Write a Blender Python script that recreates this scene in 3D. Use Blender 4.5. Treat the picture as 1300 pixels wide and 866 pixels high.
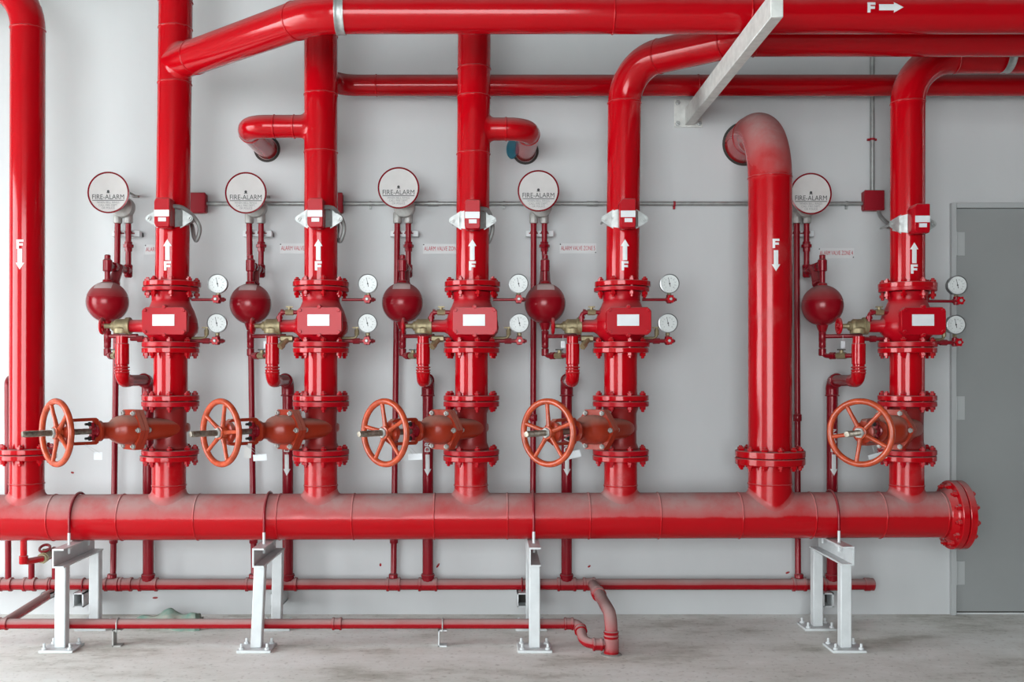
import bpy, bmesh, math, random
from mathutils import Vector, Matrix
R = math.radians
random.seed(7)
scene = bpy.context.scene
for o in list(bpy.data.objects): bpy.data.objects.remove(o)
C = scene.collection

# ------------------------------------------------------------------ camera, sky, exposure
F, CX, CY, H = 1300.0, 620.0, 475.0, 1.342       # focal length in px, principal point, eye height
cam_d = bpy.data.cameras.new('camera'); cam = bpy.data.objects.new('camera', cam_d); C.objects.link(cam)
cam_d.sensor_fit = 'HORIZONTAL'; cam_d.sensor_width = 36; cam_d.lens = 36 * F / 1300
cam_d.shift_x = (650 - CX) / 1300; cam_d.shift_y = (CY - 433) / 1300
cam_d.clip_start = .05; cam_d.clip_end = 200
cam.location = (0, 0, H); cam.rotation_euler = (R(90), 0, 0)
scene.camera = cam
world = bpy.data.worlds.new('overcast_sky'); scene.world = world; world.use_nodes = True
bg = world.node_tree.nodes['Background']; bg.inputs[0].default_value = (.90, .97, 1, 1); bg.inputs[1].default_value = 19.0
vs = scene.view_settings
vs.view_transform = 'Standard'; vs.look = 'None'; vs.gamma = 1; vs.use_curve_mapping = False; vs.exposure = -0.55

# daylight comes in through a wide doorway in the left wall and one in the wall behind the camera
LW = -5.6; DOOR_L = (.9, 4.6, 2.9); DOOR_F = (-4.6, .9, 3.8)     # (from, to, head height)
def portal(name, loc, rot, sx, sy):
    l = bpy.data.lights.new(name, 'AREA'); l.shape = 'RECTANGLE'; l.size = sx; l.size_y = sy; l.cycles.is_portal = True
    o = bpy.data.objects.new(name, l); C.objects.link(o); o.location = loc; o.rotation_euler = rot
portal('doorway_portal_left', (LW - .1, (DOOR_L[0] + DOOR_L[1]) / 2, DOOR_L[2] / 2), (R(90), 0, R(-90)), DOOR_L[1] - DOOR_L[0], DOOR_L[2])
portal('doorway_portal_front', ((DOOR_F[0] + DOOR_F[1]) / 2, -5.3, DOOR_F[2] / 2), (R(90), 0, 0), DOOR_F[1] - DOOR_F[0], DOOR_F[2])

YR, YW = 5.2, 5.72                                # depth of the riser row, depth of the wall
def P(px, py, Y): return Vector(((px - CX) * Y / F, Y, H - (py - CY) * Y / F))
def PXX(px, Y=YR): return (px - CX) * Y / F
def PZ(py, Y=YR): return H - (py - CY) * Y / F

# ------------------------------------------------------------------ materials
def nodes_of(m):
    m.use_nodes = True; nt = m.node_tree
    return nt, nt.nodes['Principled BSDF']
def add(nt, t, **kw):
    n = nt.nodes.new(t)
    for k, v in kw.items(): setattr(n, k, v)
    return n
def mat_plain(name, col, rough=.5, metal=0.0, bump=0.0, bscale=200, var=0.0, vscale=6, col2=None):
    m = bpy.data.materials.new(name); nt, b = nodes_of(m)
    b.inputs['Base Color'].default_value = (*col, 1); b.inputs['Roughness'].default_value = rough; b.inputs['Metallic'].default_value = metal
    tc = add(nt, 'ShaderNodeTexCoord')
    if var or col2:
        n = add(nt, 'ShaderNodeTexNoise'); n.inputs['Scale'].default_value = vscale; n.inputs['Detail'].default_value = 6
        nt.links.new(tc.outputs['Object'], n.inputs['Vector'])
        r = add(nt, 'ShaderNodeValToRGB'); r.color_ramp.elements[0].position = .35; r.color_ramp.elements[1].position = .68
        c2 = col2 or tuple(c * (1 - var) for c in col)
        r.color_ramp.elements[0].color = (*c2, 1); r.color_ramp.elements[1].color = (*col, 1)
        nt.links.new(n.outputs['Fac'], r.inputs[0]); nt.links.new(r.outputs[0], b.inputs['Base Color'])
    if bump:
        n2 = add(nt, 'ShaderNodeTexNoise'); n2.inputs['Scale'].default_value = bscale; n2.inputs['Detail'].default_value = 3
        nt.links.new(tc.outputs['Object'], n2.inputs['Vector'])
        bp = add(nt, 'ShaderNodeBump'); bp.inputs['Strength'].default_value = bump; bp.inputs['Distance'].default_value = .002
        nt.links.new(n2.outputs['Fac'], bp.inputs['Height']); nt.links.new(bp.outputs[0], b.inputs['Normal'])
    return m
def mat_dusty(name, col, rough=.25, dust=(.34, .27, .255), lo=.0, mid=.1, amt_mid=.3, amt=.85, coat=0.0, bump=.04, patch=.8, spec=.42):
    """gloss paint with settled dust on the faces that look up"""
    m = bpy.data.materials.new(name); nt, b = nodes_of(m)
    tc = add(nt, 'ShaderNodeTexCoord'); g = add(nt, 'ShaderNodeNewGeometry'); s = add(nt, 'ShaderNodeSeparateXYZ')
    nt.links.new(g.outputs['Normal'], s.inputs[0])
    n = add(nt, 'ShaderNodeTexNoise'); n.inputs['Scale'].default_value = 5; n.inputs['Detail'].default_value = 8; n.inputs['Roughness'].default_value = .65
    nt.links.new(g.outputs['Position'], n.inputs['Vector'])
    r = add(nt, 'ShaderNodeValToRGB'); el = r.color_ramp.elements
    el[0].position = max(lo, 0); el[0].color = (0, 0, 0, 1); el[1].position = 1; el[1].color = (amt, amt, amt, 1)
    e = el.new(mid); e.color = (amt_mid,) * 3 + (1,)
    e = el.new(min(.95, mid + .45)); e.color = (amt_mid * .35 + amt * .65,) * 3 + (1,)
    a = add(nt, 'ShaderNodeMath', operation='MULTIPLY_ADD'); a.inputs[1].default_value = .22; a.inputs[2].default_value = -.11
    nt.links.new(n.outputs['Fac'], a.inputs[0])
    ad = add(nt, 'ShaderNodeMath', operation='ADD'); nt.links.new(s.outputs['Z'], ad.inputs[0]); nt.links.new(a.outputs[0], ad.inputs[1])
    nt.links.new(ad.outputs[0], r.inputs[0])
    mr = add(nt, 'ShaderNodeMapRange'); mr.inputs['From Min'].default_value = .3; mr.inputs['From Max'].default_value = .6; mr.inputs['To Min'].default_value = patch; mr.inputs['To Max'].default_value = 1
    nt.links.new(n.outputs['Fac'], mr.inputs['Value'])
    mu = add(nt, 'ShaderNodeMath', operation='MULTIPLY'); nt.links.new(r.outputs[0], mu.inputs[0]); nt.links.new(mr.outputs[0], mu.inputs[1])
    mx = add(nt, 'ShaderNodeMix', data_type='RGBA'); mx.inputs['A'].default_value = (*col, 1); mx.inputs['B'].default_value = (*dust, 1)
    nt.links.new(mu.outputs[0], mx.inputs['Factor']); nt.links.new(mx.outputs['Result'], b.inputs['Base Color'])
    mm = add(nt, 'ShaderNodeMapRange'); mm.inputs['To Min'].default_value = rough; mm.inputs['To Max'].default_value = .85; mm.inputs['From Max'].default_value = .5
    nt.links.new(mu.outputs[0], mm.inputs['Value']); nt.links.new(mm.outputs[0], b.inputs['Roughness'])
    b.inputs['Specular IOR Level'].default_value = spec; b.inputs['Specular Tint'].default_value = (1, .68, .68, 1)
    b.inputs['Coat Weight'].default_value = coat; b.inputs['Coat Roughness'].default_value = .08
    n2 = add(nt, 'ShaderNodeTexNoise'); n2.inputs['Scale'].default_value = 45; n2.inputs['Detail'].default_value = 2
    nt.links.new(g.outputs['Position'], n2.inputs['Vector'])
    bp = add(nt, 'ShaderNodeBump'); bp.inputs['Strength'].default_value = bump; bp.inputs['Distance'].default_value = .004
    nt.links.new(n2.outputs['Fac'], bp.inputs['Height']); nt.links.new(bp.outputs[0], b.inputs['Normal'])
    return m
M = {}
RED = (.38, .0012, .005); CRIM = (.20, .004, .011)
M['red'] = mat_dusty('red_gloss_paint', RED, .11, lo=.12, mid=.45, amt_mid=.15, amt=.8)
M['header'] = mat_dusty('red_paint_dust_and_sheen', RED, .16, lo=.02, mid=.12, amt_mid=.25, amt=.88, patch=.35)  # lower step also paints in the bright upper-half reflection, beside real dust
M['drain'] = mat_dusty('dark_red_paint_under_dust', (.28, .003, .008), .25, lo=.04, mid=.16, amt_mid=.35, amt=.9)
M['trim'] = mat_dusty('crimson_trim_paint', CRIM, .22, lo=.15, mid=.6, amt_mid=.12, amt=.55)
M['ball'] = mat_dusty('crimson_satin_paint', (.23, .003, .009), .22, lo=.15, mid=.55, amt_mid=.18, amt=.7)
M['valve'] = mat_dusty('red_cast_valve_paint', (.36, .002, .008), .27, lo=.15, mid=.5, amt_mid=.2, amt=.6, spec=.27)
M['gate'] = mat_dusty('rust_red_cast_paint', (.29, .026, .009), .28, dust=(.42, .30, .24), lo=.2, mid=.55, amt_mid=.3, amt=.75, bump=.2)
M['gate_body'] = mat_dusty('dark_red_cast_paint', (.20, .008, .008), .35, lo=.2, mid=.55, amt_mid=.2, amt=.6, bump=.2)
M['wheel'] = mat_plain('orange_red_wheel_paint', (.50, .068, .022), .25, bump=.2, bscale=120, var=.4, vscale=30)
M['steel'] = mat_plain('galvanised_steel', (.46, .47, .46), .45, .6, bump=.1, var=.25, vscale=40)
M['cast_grey'] = mat_plain('grey_cast_metal', (.42, .41, .39), .5, .35, bump=.2, var=.2, vscale=40)
M['stem'] = mat_plain('greasy_threaded_steel', (.34, .32, .27), .4, .8, col2=(.16, .13, .1), vscale=60)
M['dark'] = mat_plain('dark_metal', (.03, .028, .027), .5, .3, var=.3, vscale=60)
M['brass'] = mat_plain('aged_brass', (.30, .24, .135), .48, .5, col2=(.20, .16, .09), vscale=40, bump=.2)
M['white'] = mat_plain('white_steel_paint', (.62, .64, .645), .42, bump=.12, bscale=90, var=.12, vscale=14)
M['beam'] = mat_plain('worn_white_steel_paint', (.66, .66, .63), .5, bump=.2, bscale=90, var=.2, vscale=25)
M['decal'] = mat_plain('white_vinyl', (.66, .67, .67), .45, var=.06, vscale=30)
M['plate'] = mat_plain('blank_white_label', (.64, .65, .67), .35, var=.05, vscale=20)
M['sign'] = mat_plain('white_sign_board', (.60, .60, .60), .4, var=.03)
M['sticker'] = mat_plain('faded_sticker', (.50, .38, .37), .5, var=.15, vscale=30)
M['face'] = mat_plain('cream_bell_face', (.57, .55, .535), .4, var=.06, vscale=20)
M['ink'] = mat_plain('black_ink', (.03, .03, .03), .6, var=.1)
M['ink_soft'] = mat_plain('grey_ink', (.25, .25, .25), .6, var=.1)
M['redink'] = mat_plain('red_ink', (.50, .03, .05), .6, var=.1)
M['dial'] = mat_plain('white_dial', (.64, .65, .64), .3, var=.05, vscale=30)
M['case'] = mat_plain('stainless_gauge_case', (.30, .30, .30), .3, .9, var=.1)
M['box'] = mat_dusty('dark_red_box_paint', (.28, .004, .014), .45, lo=.2, mid=.6, amt_mid=.15, amt=.5)
M['conduit'] = mat_plain('grey_conduit', (.36, .37, .36), .45, .5, var=.25, vscale=25)
M['door'] = mat_plain('grey_door_paint', (.27, .278, .275), .5, var=.05, vscale=2)
M['frame'] = mat_plain('grey_frame_paint', (.40, .41, .41), .5, var=.05, vscale=3)
M['teal'] = mat_plain('teal_disc_colour', (.01, .17, .25), .35, var=.2, vscale=30)
M['green'] = mat_plain('green_cloth', (.12, .27, .22), .9, bump=.5, bscale=60, col2=(.33, .33, .28), vscale=14)
M['rim_and_shade'] = mat_plain('dark_rim_and_gap_shade', (.05, .045, .04), .9, var=.3)  # dark colour for wall hole rims, and for shade in door gap and channels
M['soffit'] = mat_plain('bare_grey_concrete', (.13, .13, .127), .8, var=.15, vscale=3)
M['dish'] = mat_plain('dusty_mortar', (.32, .30, .28), .95, bump=.6, bscale=50, var=.3, vscale=30)

# wall: painted plaster with faint roller marks, smudges
m = bpy.data.materials.new('painted_plaster'); nt, b = nodes_of(m); M['wall'] = m
tc = add(nt, 'ShaderNodeTexCoord'); n = add(nt, 'ShaderNodeTexNoise'); n.inputs['Scale'].default_value = 1.1; n.inputs['Detail'].default_value = 7; n.inputs['Roughness'].default_value = .6
mp = add(nt, 'ShaderNodeMapping'); mp.inputs['Scale'].default_value = (1, 1, .45); nt.links.new(tc.outputs['Object'], mp.inputs[0]); nt.links.new(mp.outputs[0], n.inputs['Vector'])
r = add(nt, 'ShaderNodeValToRGB'); r.color_ramp.elements[0].position = .3; r.color_ramp.elements[1].position = .7
r.color_ramp.elements[0].color = (.475, .482, .486, 1); r.color_ramp.elements[1].color = (.535, .540, .542, 1)
nt.links.new(n.outputs['Fac'], r.inputs[0]); nt.links.new(r.outputs[0], b.inputs['Base Color']); b.inputs['Roughness'].default_value = .55
n2 = add(nt, 'ShaderNodeTexNoise'); n2.inputs['Scale'].default_value = 14; n2.inputs['Detail'].default_value = 5
bp = add(nt, 'ShaderNodeBump'); bp.inputs['Strength'].default_value = .12; bp.inputs['Distance'].default_value = .004
nt.links.new(tc.outputs['Object'], n2.inputs['Vector']); nt.links.new(n2.outputs['Fac'], bp.inputs['Height']); nt.links.new(bp.outputs[0], b.inputs['Normal'])
# floor: bare concrete, stains, trowel relief
m = bpy.data.materials.new('bare_concrete'); nt, b = nodes_of(m); M['floor'] = m
tc = add(nt, 'ShaderNodeTexCoord'); n = add(nt, 'ShaderNodeTexNoise'); n.inputs['Scale'].default_value = 1.7; n.inputs['Detail'].default_value = 10; n.inputs['Roughness'].default_value = .68
mp = add(nt, 'ShaderNodeMapping'); mp.inputs['Scale'].default_value = (.8, 1.5, 1); nt.links.new(tc.outputs['Object'], mp.inputs[0]); nt.links.new(mp.outputs[0], n.inputs['Vector'])
r = add(nt, 'ShaderNodeValToRGB'); r.color_ramp.elements[0].position = .35; r.color_ramp.elements[1].position = .64
r.color_ramp.elements[0].color = (.47, .465, .41, 1); r.color_ramp.elements[1].color = (.88, .89, .86, 1)
e = r.color_ramp.elements.new(.47); e.color = (.75, .755, .71, 1)
nt.links.new(n.outputs['Fac'], r.inputs[0])
n3 = add(nt, 'ShaderNodeTexNoise'); n3.inputs['Scale'].default_value = 38; n3.inputs['Detail'].default_value = 4; nt.links.new(tc.outputs['Object'], n3.inputs['Vector'])
r3 = add(nt, 'ShaderNodeValToRGB'); r3.color_ramp.elements[0].position = .28; r3.color_ramp.elements[1].position = .42
r3.color_ramp.elements[0].color = (.6, .58, .56, 1); r3.color_ramp.elements[1].color = (1, 1, 1, 1); nt.links.new(n3.outputs['Fac'], r3.inputs[0])
mx = add(nt, 'ShaderNodeMix', data_type='RGBA', blend_type='MULTIPLY'); mx.inputs['Factor'].default_value = .7
nt.links.new(r.outputs[0], mx.inputs['A']); nt.links.new(r3.outputs[0], mx.inputs['B']); nt.links.new(mx.outputs['Result'], b.inputs['Base Color'])
b.inputs['Roughness'].default_value = .75
bp = add(nt, 'ShaderNodeBump'); bp.inputs['Strength'].default_value = .35; bp.inputs['Distance'].default_value = .006
nt.links.new(n.outputs['Fac'], bp.inputs['Height']); nt.links.new(bp.outputs[0], b.inputs['Normal'])

# ------------------------------------------------------------------ mesh builder
def frame_z(d):
    """matrix whose z axis is d"""
    d = Vector(d).normalized()
    q = Vector((0, 0, 1)).rotation_difference(d)
    return q.to_matrix().to_4x4()
def T(x, y=None, z=None):
    return Matrix.Translation(Vector((x, y, z)) if y is not None else Vector(x))
class MB:
    def __init__(s): s.v = []; s.f = []
    def put(s, vs_, fs_, mat=None):
        k = len(s.v)
        s.v += [tuple(mat @ Vector(v)) if mat is not None else tuple(v) for v in vs_]
        s.f += [tuple(i + k for i in f) for f in fs_]
        return s
    def lathe(s, prof, mat=None, n=32, cap=True, a0=0.0):
        """prof = [(r, h), ...] turned round z"""
        vv = []; ff = []
        for (r_, h) in prof:
            for i in range(n):
                a = a0 + 2 * math.pi * i / n; vv.append((r_ * math.cos(a), r_ * math.sin(a), h))
        for j in range(len(prof) - 1):
            for i in range(n):
                k = (i + 1) % n
                ff.append((j * n + i, j * n + k, (j + 1) * n + k, (j + 1) * n + i))
        if cap:
            ff.append(tuple(reversed(range(n)))); ff.append(tuple((len(prof) - 1) * n + i for i in range(n)))
        return s.put(vv, ff, mat)
    def cyl(s, p0, p1, r_, n=24, r2=None):
        p0 = Vector(p0); p1 = Vector(p1); d = p1 - p0
        return s.lathe([(r_, 0), (r_ if r2 is None else r2, d.length)], T(p0) @ frame_z(d), n)
    def box(s, c, sz, mat=None):
        x, y, z = (q / 2 for q in sz)
        vv = [(c[0] + a * x, c[1] + b_ * y, c[2] + d * z) for a in (-1, 1) for b_ in (-1, 1) for d in (-1, 1)]
        ff = [(0, 1, 3, 2), (4, 6, 7, 5), (0, 4, 5, 1), (2, 3, 7, 6), (0, 2, 6, 4), (1, 5, 7, 3)]
        return s.put(vv, ff, mat)
    def prism(s, poly, z0, z1, mat=None):
        n = len(poly)
        vv = [(x, y, z0) for x, y in poly] + [(x, y, z1) for x, y in poly]
        ff = [tuple(reversed(range(n))), tuple(range(n, 2 * n))] + [(i, (i + 1) % n, n + (i + 1) % n, n + i) for i in range(n)]
        return s.put(vv, ff, mat)
    def torus(s, R_, r_, mat=None, n=48, k=10):
        vv = []; ff = []
        for i in range(n):
            a = 2 * math.pi * i / n
            for j in range(k):
                b_ = 2 * math.pi * j / k
                vv.append(((R_ + r_ * math.cos(b_)) * math.cos(a), (R_ + r_ * math.cos(b_)) * math.sin(a), r_ * math.sin(b_)))
        for i in range(n):
            for j in range(k):
                i2 = (i + 1) % n; j2 = (j + 1) % k
                ff.append((i * k + j, i2 * k + j, i2 * k + j2, i * k + j2))
        return s.put(vv, ff, mat)
    def sphere(s, c, r_, n=32, k=18, sc=(1, 1, 1)):
        prof = [(max(r_ * math.sin(math.pi * j / k), 1e-4), -r_ * math.cos(math.pi * j / k)) for j in range(k + 1)]
        return s.lathe(prof, T(c) @ Matrix.Diagonal((*sc, 1)), n)
    def sweep(s, pts, r_, n=24, cap=True):
        """tube along the sampled centre line pts; r_ a number or a list"""
        pts = [Vector(p) for p in pts]; m_ = len(pts); vv = []; ff = []
        t = [(pts[min(i + 1, m_ - 1)] - pts[max(i - 1, 0)]).normalized() for i in range(m_)]
        u = t[0].orthogonal().normalized()
        for i in range(m_):
            if i: u = t[i - 1].rotation_difference(t[i]) @ u
            u = (u - t[i] * u.dot(t[i])).normalized(); w = t[i].cross(u)
            rr = r_[i] if isinstance(r_, (list, tuple)) else r_
            for k in range(n):
                a = 2 * math.pi * k / n; vv.append(tuple(pts[i] + (u * math.cos(a) + w * math.sin(a)) * rr))
        for i in range(m_ - 1):
            for k in range(n):
                k2 = (k + 1) % n; ff.append((i * n + k, i * n + k2, (i + 1) * n + k2, (i + 1) * n + k))
        if cap: ff.append(tuple(reversed(range(n)))); ff.append(tuple((m_ - 1) * n + k for k in range(n)))
        return s.put(vv, ff)
    def pipe(s, pts, r_, bend=.1, n=24, seg=8):
        return s.sweep(bend_path(pts, bend, seg), r_, n)
    def mesh(s, name, smooth=40, bevel=0.0, bseg=1):
        me = bpy.data.meshes.new(name); me.from_pydata(s.v, [], s.f); me.update()
        bm = bmesh.new(); bm.from_mesh(me)
        bmesh.ops.recalc_face_normals(bm, faces=bm.faces)
        if bevel:
            es = [e for e in bm.edges if e.is_manifold and e.calc_face_angle(0) > R(30)]
            bmesh.ops.bevel(bm, geom=es, offset=bevel, segments=bseg, affect='EDGES', profile=.5)
        bm.to_mesh(me); bm.free()
        me.shade_smooth()
        if smooth < 180: me.set_sharp_from_angle(angle=R(smooth))
        return me
def bend_path(pts, bend, seg=8):
    pts = [Vector(p) for p in pts]; out = [pts[0]]
    for i in range(1, len(pts) - 1):
        a, b_, c = pts[i - 1], pts[i], pts[i + 1]
        d1 = (a - b_).normalized(); d2 = (c - b_).normalized(); ang = d1.angle(d2)
        bd = bend[i - 1] if isinstance(bend, (list, tuple)) else bend
        off = min(bd / math.tan(ang / 2), (a - b_).length * .98, (c - b_).length * .98); rad = off * math.tan(ang / 2)
        s0 = b_ + d1 * off; cen = b_ + (d1 + d2).normalized() * (rad / math.sin(ang / 2)) if ang < math.pi - .001 else None
        if cen is None: out.append(b_); continue
        e0 = s0 - cen; e1 = (b_ + d2 * off) - cen; ax = e0.cross(e1).normalized(); tot = e0.angle(e1)
        for k in range(seg + 1): out.append(cen + Matrix.Rotation(tot * k / seg, 3, ax) @ e0)
    out.append(pts[-1]); return out

MESH = {}
def cached(key, fn, **kw):
    if key not in MESH: MESH[key] = fn().mesh(key, **kw)
    return MESH[key]
def ob(name, mesh, mat, parent=None, loc=(0, 0, 0), rot=(0, 0, 0), label=None):
    if isinstance(mesh, MB): mesh = mesh.mesh(name)
    o = bpy.data.objects.new(name, mesh); C.objects.link(o)
    if not mesh.materials: mesh.materials.append(M[mat])
    o.location = loc; o.rotation_euler = rot
    if parent is not None: o.parent = parent
    if label: o['label'] = label
    return o
def tag(o, label, cat, group=None):
    o['label'] = label; o['category'] = cat
    if group: o['group'] = group
    return o
def thing(name, label, cat, loc=(0, 0, 0), rot=(0, 0, 0), group=None):
    o = bpy.data.objects.new(name, None); C.objects.link(o); o.location = loc; o.rotation_euler = rot; o.empty_display_size = .1
    return tag(o, label, cat, group)
def wpart(name, mb, mat, root, smooth=40, bevel=0.0, parent=None, label=None):
    """a part whose mesh was built in world coordinates"""
    base = root if parent is None else parent
    me = mb.mesh(name, smooth=smooth, bevel=bevel) if isinstance(mb, MB) else mb
    off = Vector(root.location) if parent is None else Vector(root.location) + Vector(parent.location)
    me.transform(Matrix.Translation(-off))
    return ob(name, me, mat, base, label=label)
def struct(name, mb, mat, parent=None, bevel=0.0):
    o = ob(name, mb.mesh(name, bevel=bevel) if isinstance(mb, MB) else mb, mat, parent)
    if parent is None: o['kind'] = 'structure'
    return o
# --- writing
def text_mesh(body, size, bold=0.0, align='CENTER', sx=1.0):
    key = ('txt', body, size, bold, align, sx)
    if key in MESH: return MESH[key].copy()
    cu = bpy.data.curves.new('writing', 'FONT'); cu.body = body; cu.size = size; cu.align_x = align; cu.align_y = 'CENTER'; cu.offset = bold
    cu.resolution_u = 3
    o = bpy.data.objects.new('writing', cu); C.objects.link(o)
    me = bpy.data.meshes.new_from_object(o.evaluated_get(bpy.context.evaluated_depsgraph_get()))
    bpy.data.objects.remove(o); bpy.data.curves.remove(cu)
    me.transform(Matrix.Diagonal((sx, 1, 1, 1))); me.materials.clear(); MESH[key] = me
    return me.copy()
FACE = Matrix.Rotation(R(90), 4, 'X')            # xy drawing -> upright, facing -y
def poly_mesh(polys, name='mark'):
    me = bpy.data.meshes.new(name); v = []; f = []
    for p in polys: f.append(tuple(range(len(v), len(v) + len(p)))); v += [(x, y, 0) for x, y in p]
    me.from_pydata(v, [], f); me.update(); return me
def thicken(me, t):
    """give a flat drawing in xy a little thickness along z"""
    bm = bmesh.new(); bm.from_mesh(me)
    r_ = bmesh.ops.extrude_face_region(bm, geom=list(bm.faces)); 
    bmesh.ops.translate(bm, vec=(0, 0, t), verts=[e for e in r_['geom'] if isinstance(e, bmesh.types.BMVert)])
    bmesh.ops.recalc_face_normals(bm, faces=bm.faces); bm.to_mesh(me); bm.free(); return me
def wrap(me, r_, t=.0012):
    """bend a drawing in xy round a vertical pipe of radius r_, facing -y"""
    bm = bmesh.new(); bm.from_mesh(me)
    xs = [v.co.x for v in bm.verts]; x = min(xs)
    while x < max(xs):
        g = list(bm.verts) + list(bm.edges) + list(bm.faces)
        bmesh.ops.bisect_plane(bm, geom=g, plane_co=(x, 0, 0), plane_no=(1, 0, 0)); x += r_ * .09
    r2 = bmesh.ops.extrude_face_region(bm, geom=list(bm.faces)); top = {e for e in r2['geom'] if isinstance(e, bmesh.types.BMVert)}
    for v in bm.verts:
        a = v.co.x / r_; rr = r_ + (t if v in top else -.0005)
        v.co = Vector((rr * math.sin(a), -rr * math.cos(a), v.co.y))
    bmesh.ops.recalc_face_normals(bm, faces=bm.faces); bm.to_mesh(me); bm.free(); return me
def arrow_poly(L, w, hw, hl):
    """arrow pointing +y, centred"""
    return [[(-w / 2, -L / 2), (w / 2, -L / 2), (w / 2, L / 2 - hl), (-w / 2, L / 2 - hl)], [(-hw / 2, L / 2 - hl), (hw / 2, L / 2 - hl), (0, L / 2)]]
def f_poly(h, w, s):
    return [[(-w / 2, -h / 2), (-w / 2 + s, -h / 2), (-w / 2 + s, h / 2), (-w / 2, h / 2)],
            [(-w / 2 + s, h / 2 - s * .9), (w / 2, h / 2 - s * .9), (w / 2, h / 2), (-w / 2 + s, h / 2)],
            [(-w / 2 + s, -s * .55), (w / 2 * .85, -s * .55), (w / 2 * .85, s * .35), (-w / 2 + s, s * .35)]]
# --- fittings
def tee_flare(host_r, r_, fr, length, n=40, k=7, host='x'):
    """branch leaving a pipe that runs along x at the origin; the branch goes up z with a rounded root"""
    mb = MB(); vv = []; ff = []
    for i in range(n):
        a = 2 * math.pi * i / n; c, s_ = math.cos(a), math.sin(a)
        yo = min((r_ + fr) * abs(s_), host_r * .985) * (1 if s_ >= 0 else -1); xo = (r_ + fr) * c
        p0 = Vector((xo, yo, math.sqrt(host_r ** 2 - yo ** 2) - .003))
        ym = min(r_ * abs(s_), host_r * .99) * (1 if s_ >= 0 else -1)
        zs = math.sqrt(host_r ** 2 - ym ** 2)
        p1 = Vector((r_ * c, ym, zs)); p2 = Vector((r_ * c, r_ * s_, zs + fr * 1.1))
        for j in range(k):
            t = j / (k - 1); vv.append(tuple(p0 * (1 - t) ** 2 + p1 * 2 * t * (1 - t) + p2 * t * t))
        vv.append((r_ * c, r_ * s_, length))
    m_ = k + 1
    for i in range(n):
        i2 = (i + 1) % n
        for j in range(k): ff.append((i * m_ + j, i2 * m_ + j, i2 * m_ + j + 1, i * m_ + j + 1))
    ff.append(tuple(i * m_ + k for i in range(n)))
    return mb.put(vv, ff)
def weld_mb(r_):
    mb = MB(); n = 40; rnd = random.Random(int(r_ * 1e4)); pts = []
    for i in range(n):
        a = 2 * math.pi * i / n; pts.append((a, .0032 + .0014 * rnd.random(), .002 * (rnd.random() - .5)))
    vv = []; ff = []; k = 6
    for a, rr, dz in pts:
        for j in range(k):
            b_ = 2 * math.pi * j / k; q = r_ + rr * math.cos(b_) * .9
            vv.append((q * math.cos(a), q * math.sin(a), dz + rr * math.sin(b_) * 1.2))
    for i in range(n):
        for j in range(k):
            i2 = (i + 1) % n; j2 = (j + 1) % k; ff.append((i * k + j, i2 * k + j, i2 * k + j2, i * k + j2))
    return mb.put(vv, ff)
def weld(parent, r_, loc, d=(0, 0, 1), mat='red'):
    me = cached('weld_bead_%.3f_%s' % (r_, mat), lambda: weld_mb(r_), smooth=180)
    o = ob('weld_bead', me, mat, parent, loc); o.rotation_euler = frame_z(d).to_euler(); return o
def bolt_mb(T_, hr=.0155):
    t = T_ / 2; q = hr * .55
    return MB().lathe([(q * .75, -t - .027), (q, -t - .025), (q, -t - .0155), (hr * .85, -t - .0155), (hr, -t - .0135), (hr, -t), (q, -t), (q, t), (hr, t), (hr, t + .012), (hr * .85, t + .014), (q, t + .014), (q, t + .02), (q * .75, t + .022)], n=6)
def bolts(flange, rb, nb, T_, off=15, hr=.0155, z=0.0, mat='red', name='bolt'):
    me = cached('%s_%.3f_%.4f_%s' % (name, T_, hr, mat), lambda: bolt_mb(T_, hr), smooth=25)
    for i in range(nb):
        a = R(off + 360 / nb * i)
        ob(name, me, mat, flange, (rb * math.cos(a), rb * math.sin(a), z), (0, 0, a))
def flange(parent, r_, t, z, bore, mat='red', loc=None, rot=(0, 0, 0), hub=0.0, hubr=0.0):
    """disc with softened rim centred on its own origin, optional hub upward(+) or downward(-)"""
    key = 'flange_%.3f_%.3f_%.3f_%.3f_%s' % (r_, t, hub, hubr, mat)
    def fn():
        p = [(bore, -t / 2), (r_ - .003, -t / 2), (r_, -t / 2 + .003), (r_, t / 2 - .003), (r_ - .003, t / 2), (bore, t / 2)]
        mb = MB().lathe(p, n=48)
        if hub > 0: mb.lathe([(hubr, t / 2 - .001), (hubr * .97, t / 2 + hub * .4), (bore + .001, t / 2 + hub)], n=40)
        if hub < 0: mb.lathe([(bore + .001, -t / 2 + hub), (hubr * .97, -t / 2 + hub * .4), (hubr, -t / 2 + .001)], n=40)
        return mb
    return ob('flange', cached(key, fn), mat, parent, loc if loc is not None else (0, 0, z), rot)

# ------------------------------------------------------------------ the room
struct('wall_back', MB().box((.6, YW + .1, 2.1), (12.8, .2, 4.2)), 'wall')
wb = bpy.data.objects['wall_back']
for k, (px, py) in enumerate(((483, 717), (498.5, 713), (556, 718), (748, 719), (1000, 727), (197, 759), (92, 600))):
    ob('paint_splash', cached('paint_splash', lambda: MB().lathe([(.001, 0), (.010, 0), (.007, .0012), (.001, .0015)], Matrix.Rotation(R(90), 4, 'X'), 9)), 'drain', wb, P(px, py, YW), (0, .3 * k, 0)).scale = (.6, 1, 1.0 + .3 * (k % 3))
struct('floor', MB().box((-3.5, .2, -.05), (22, 15, .1)), 'floor')
struct('ceiling', MB().box((.6, .2, 4.25), (12.8, 11.4, .1)), 'soffit')
struct('wall_right', MB().box((6.9, .2, 2.1), (.2, 10.84, 4.2)), 'soffit')
y0, y1, zh = DOOR_L; ya, yb = -5.2, YW
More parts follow.
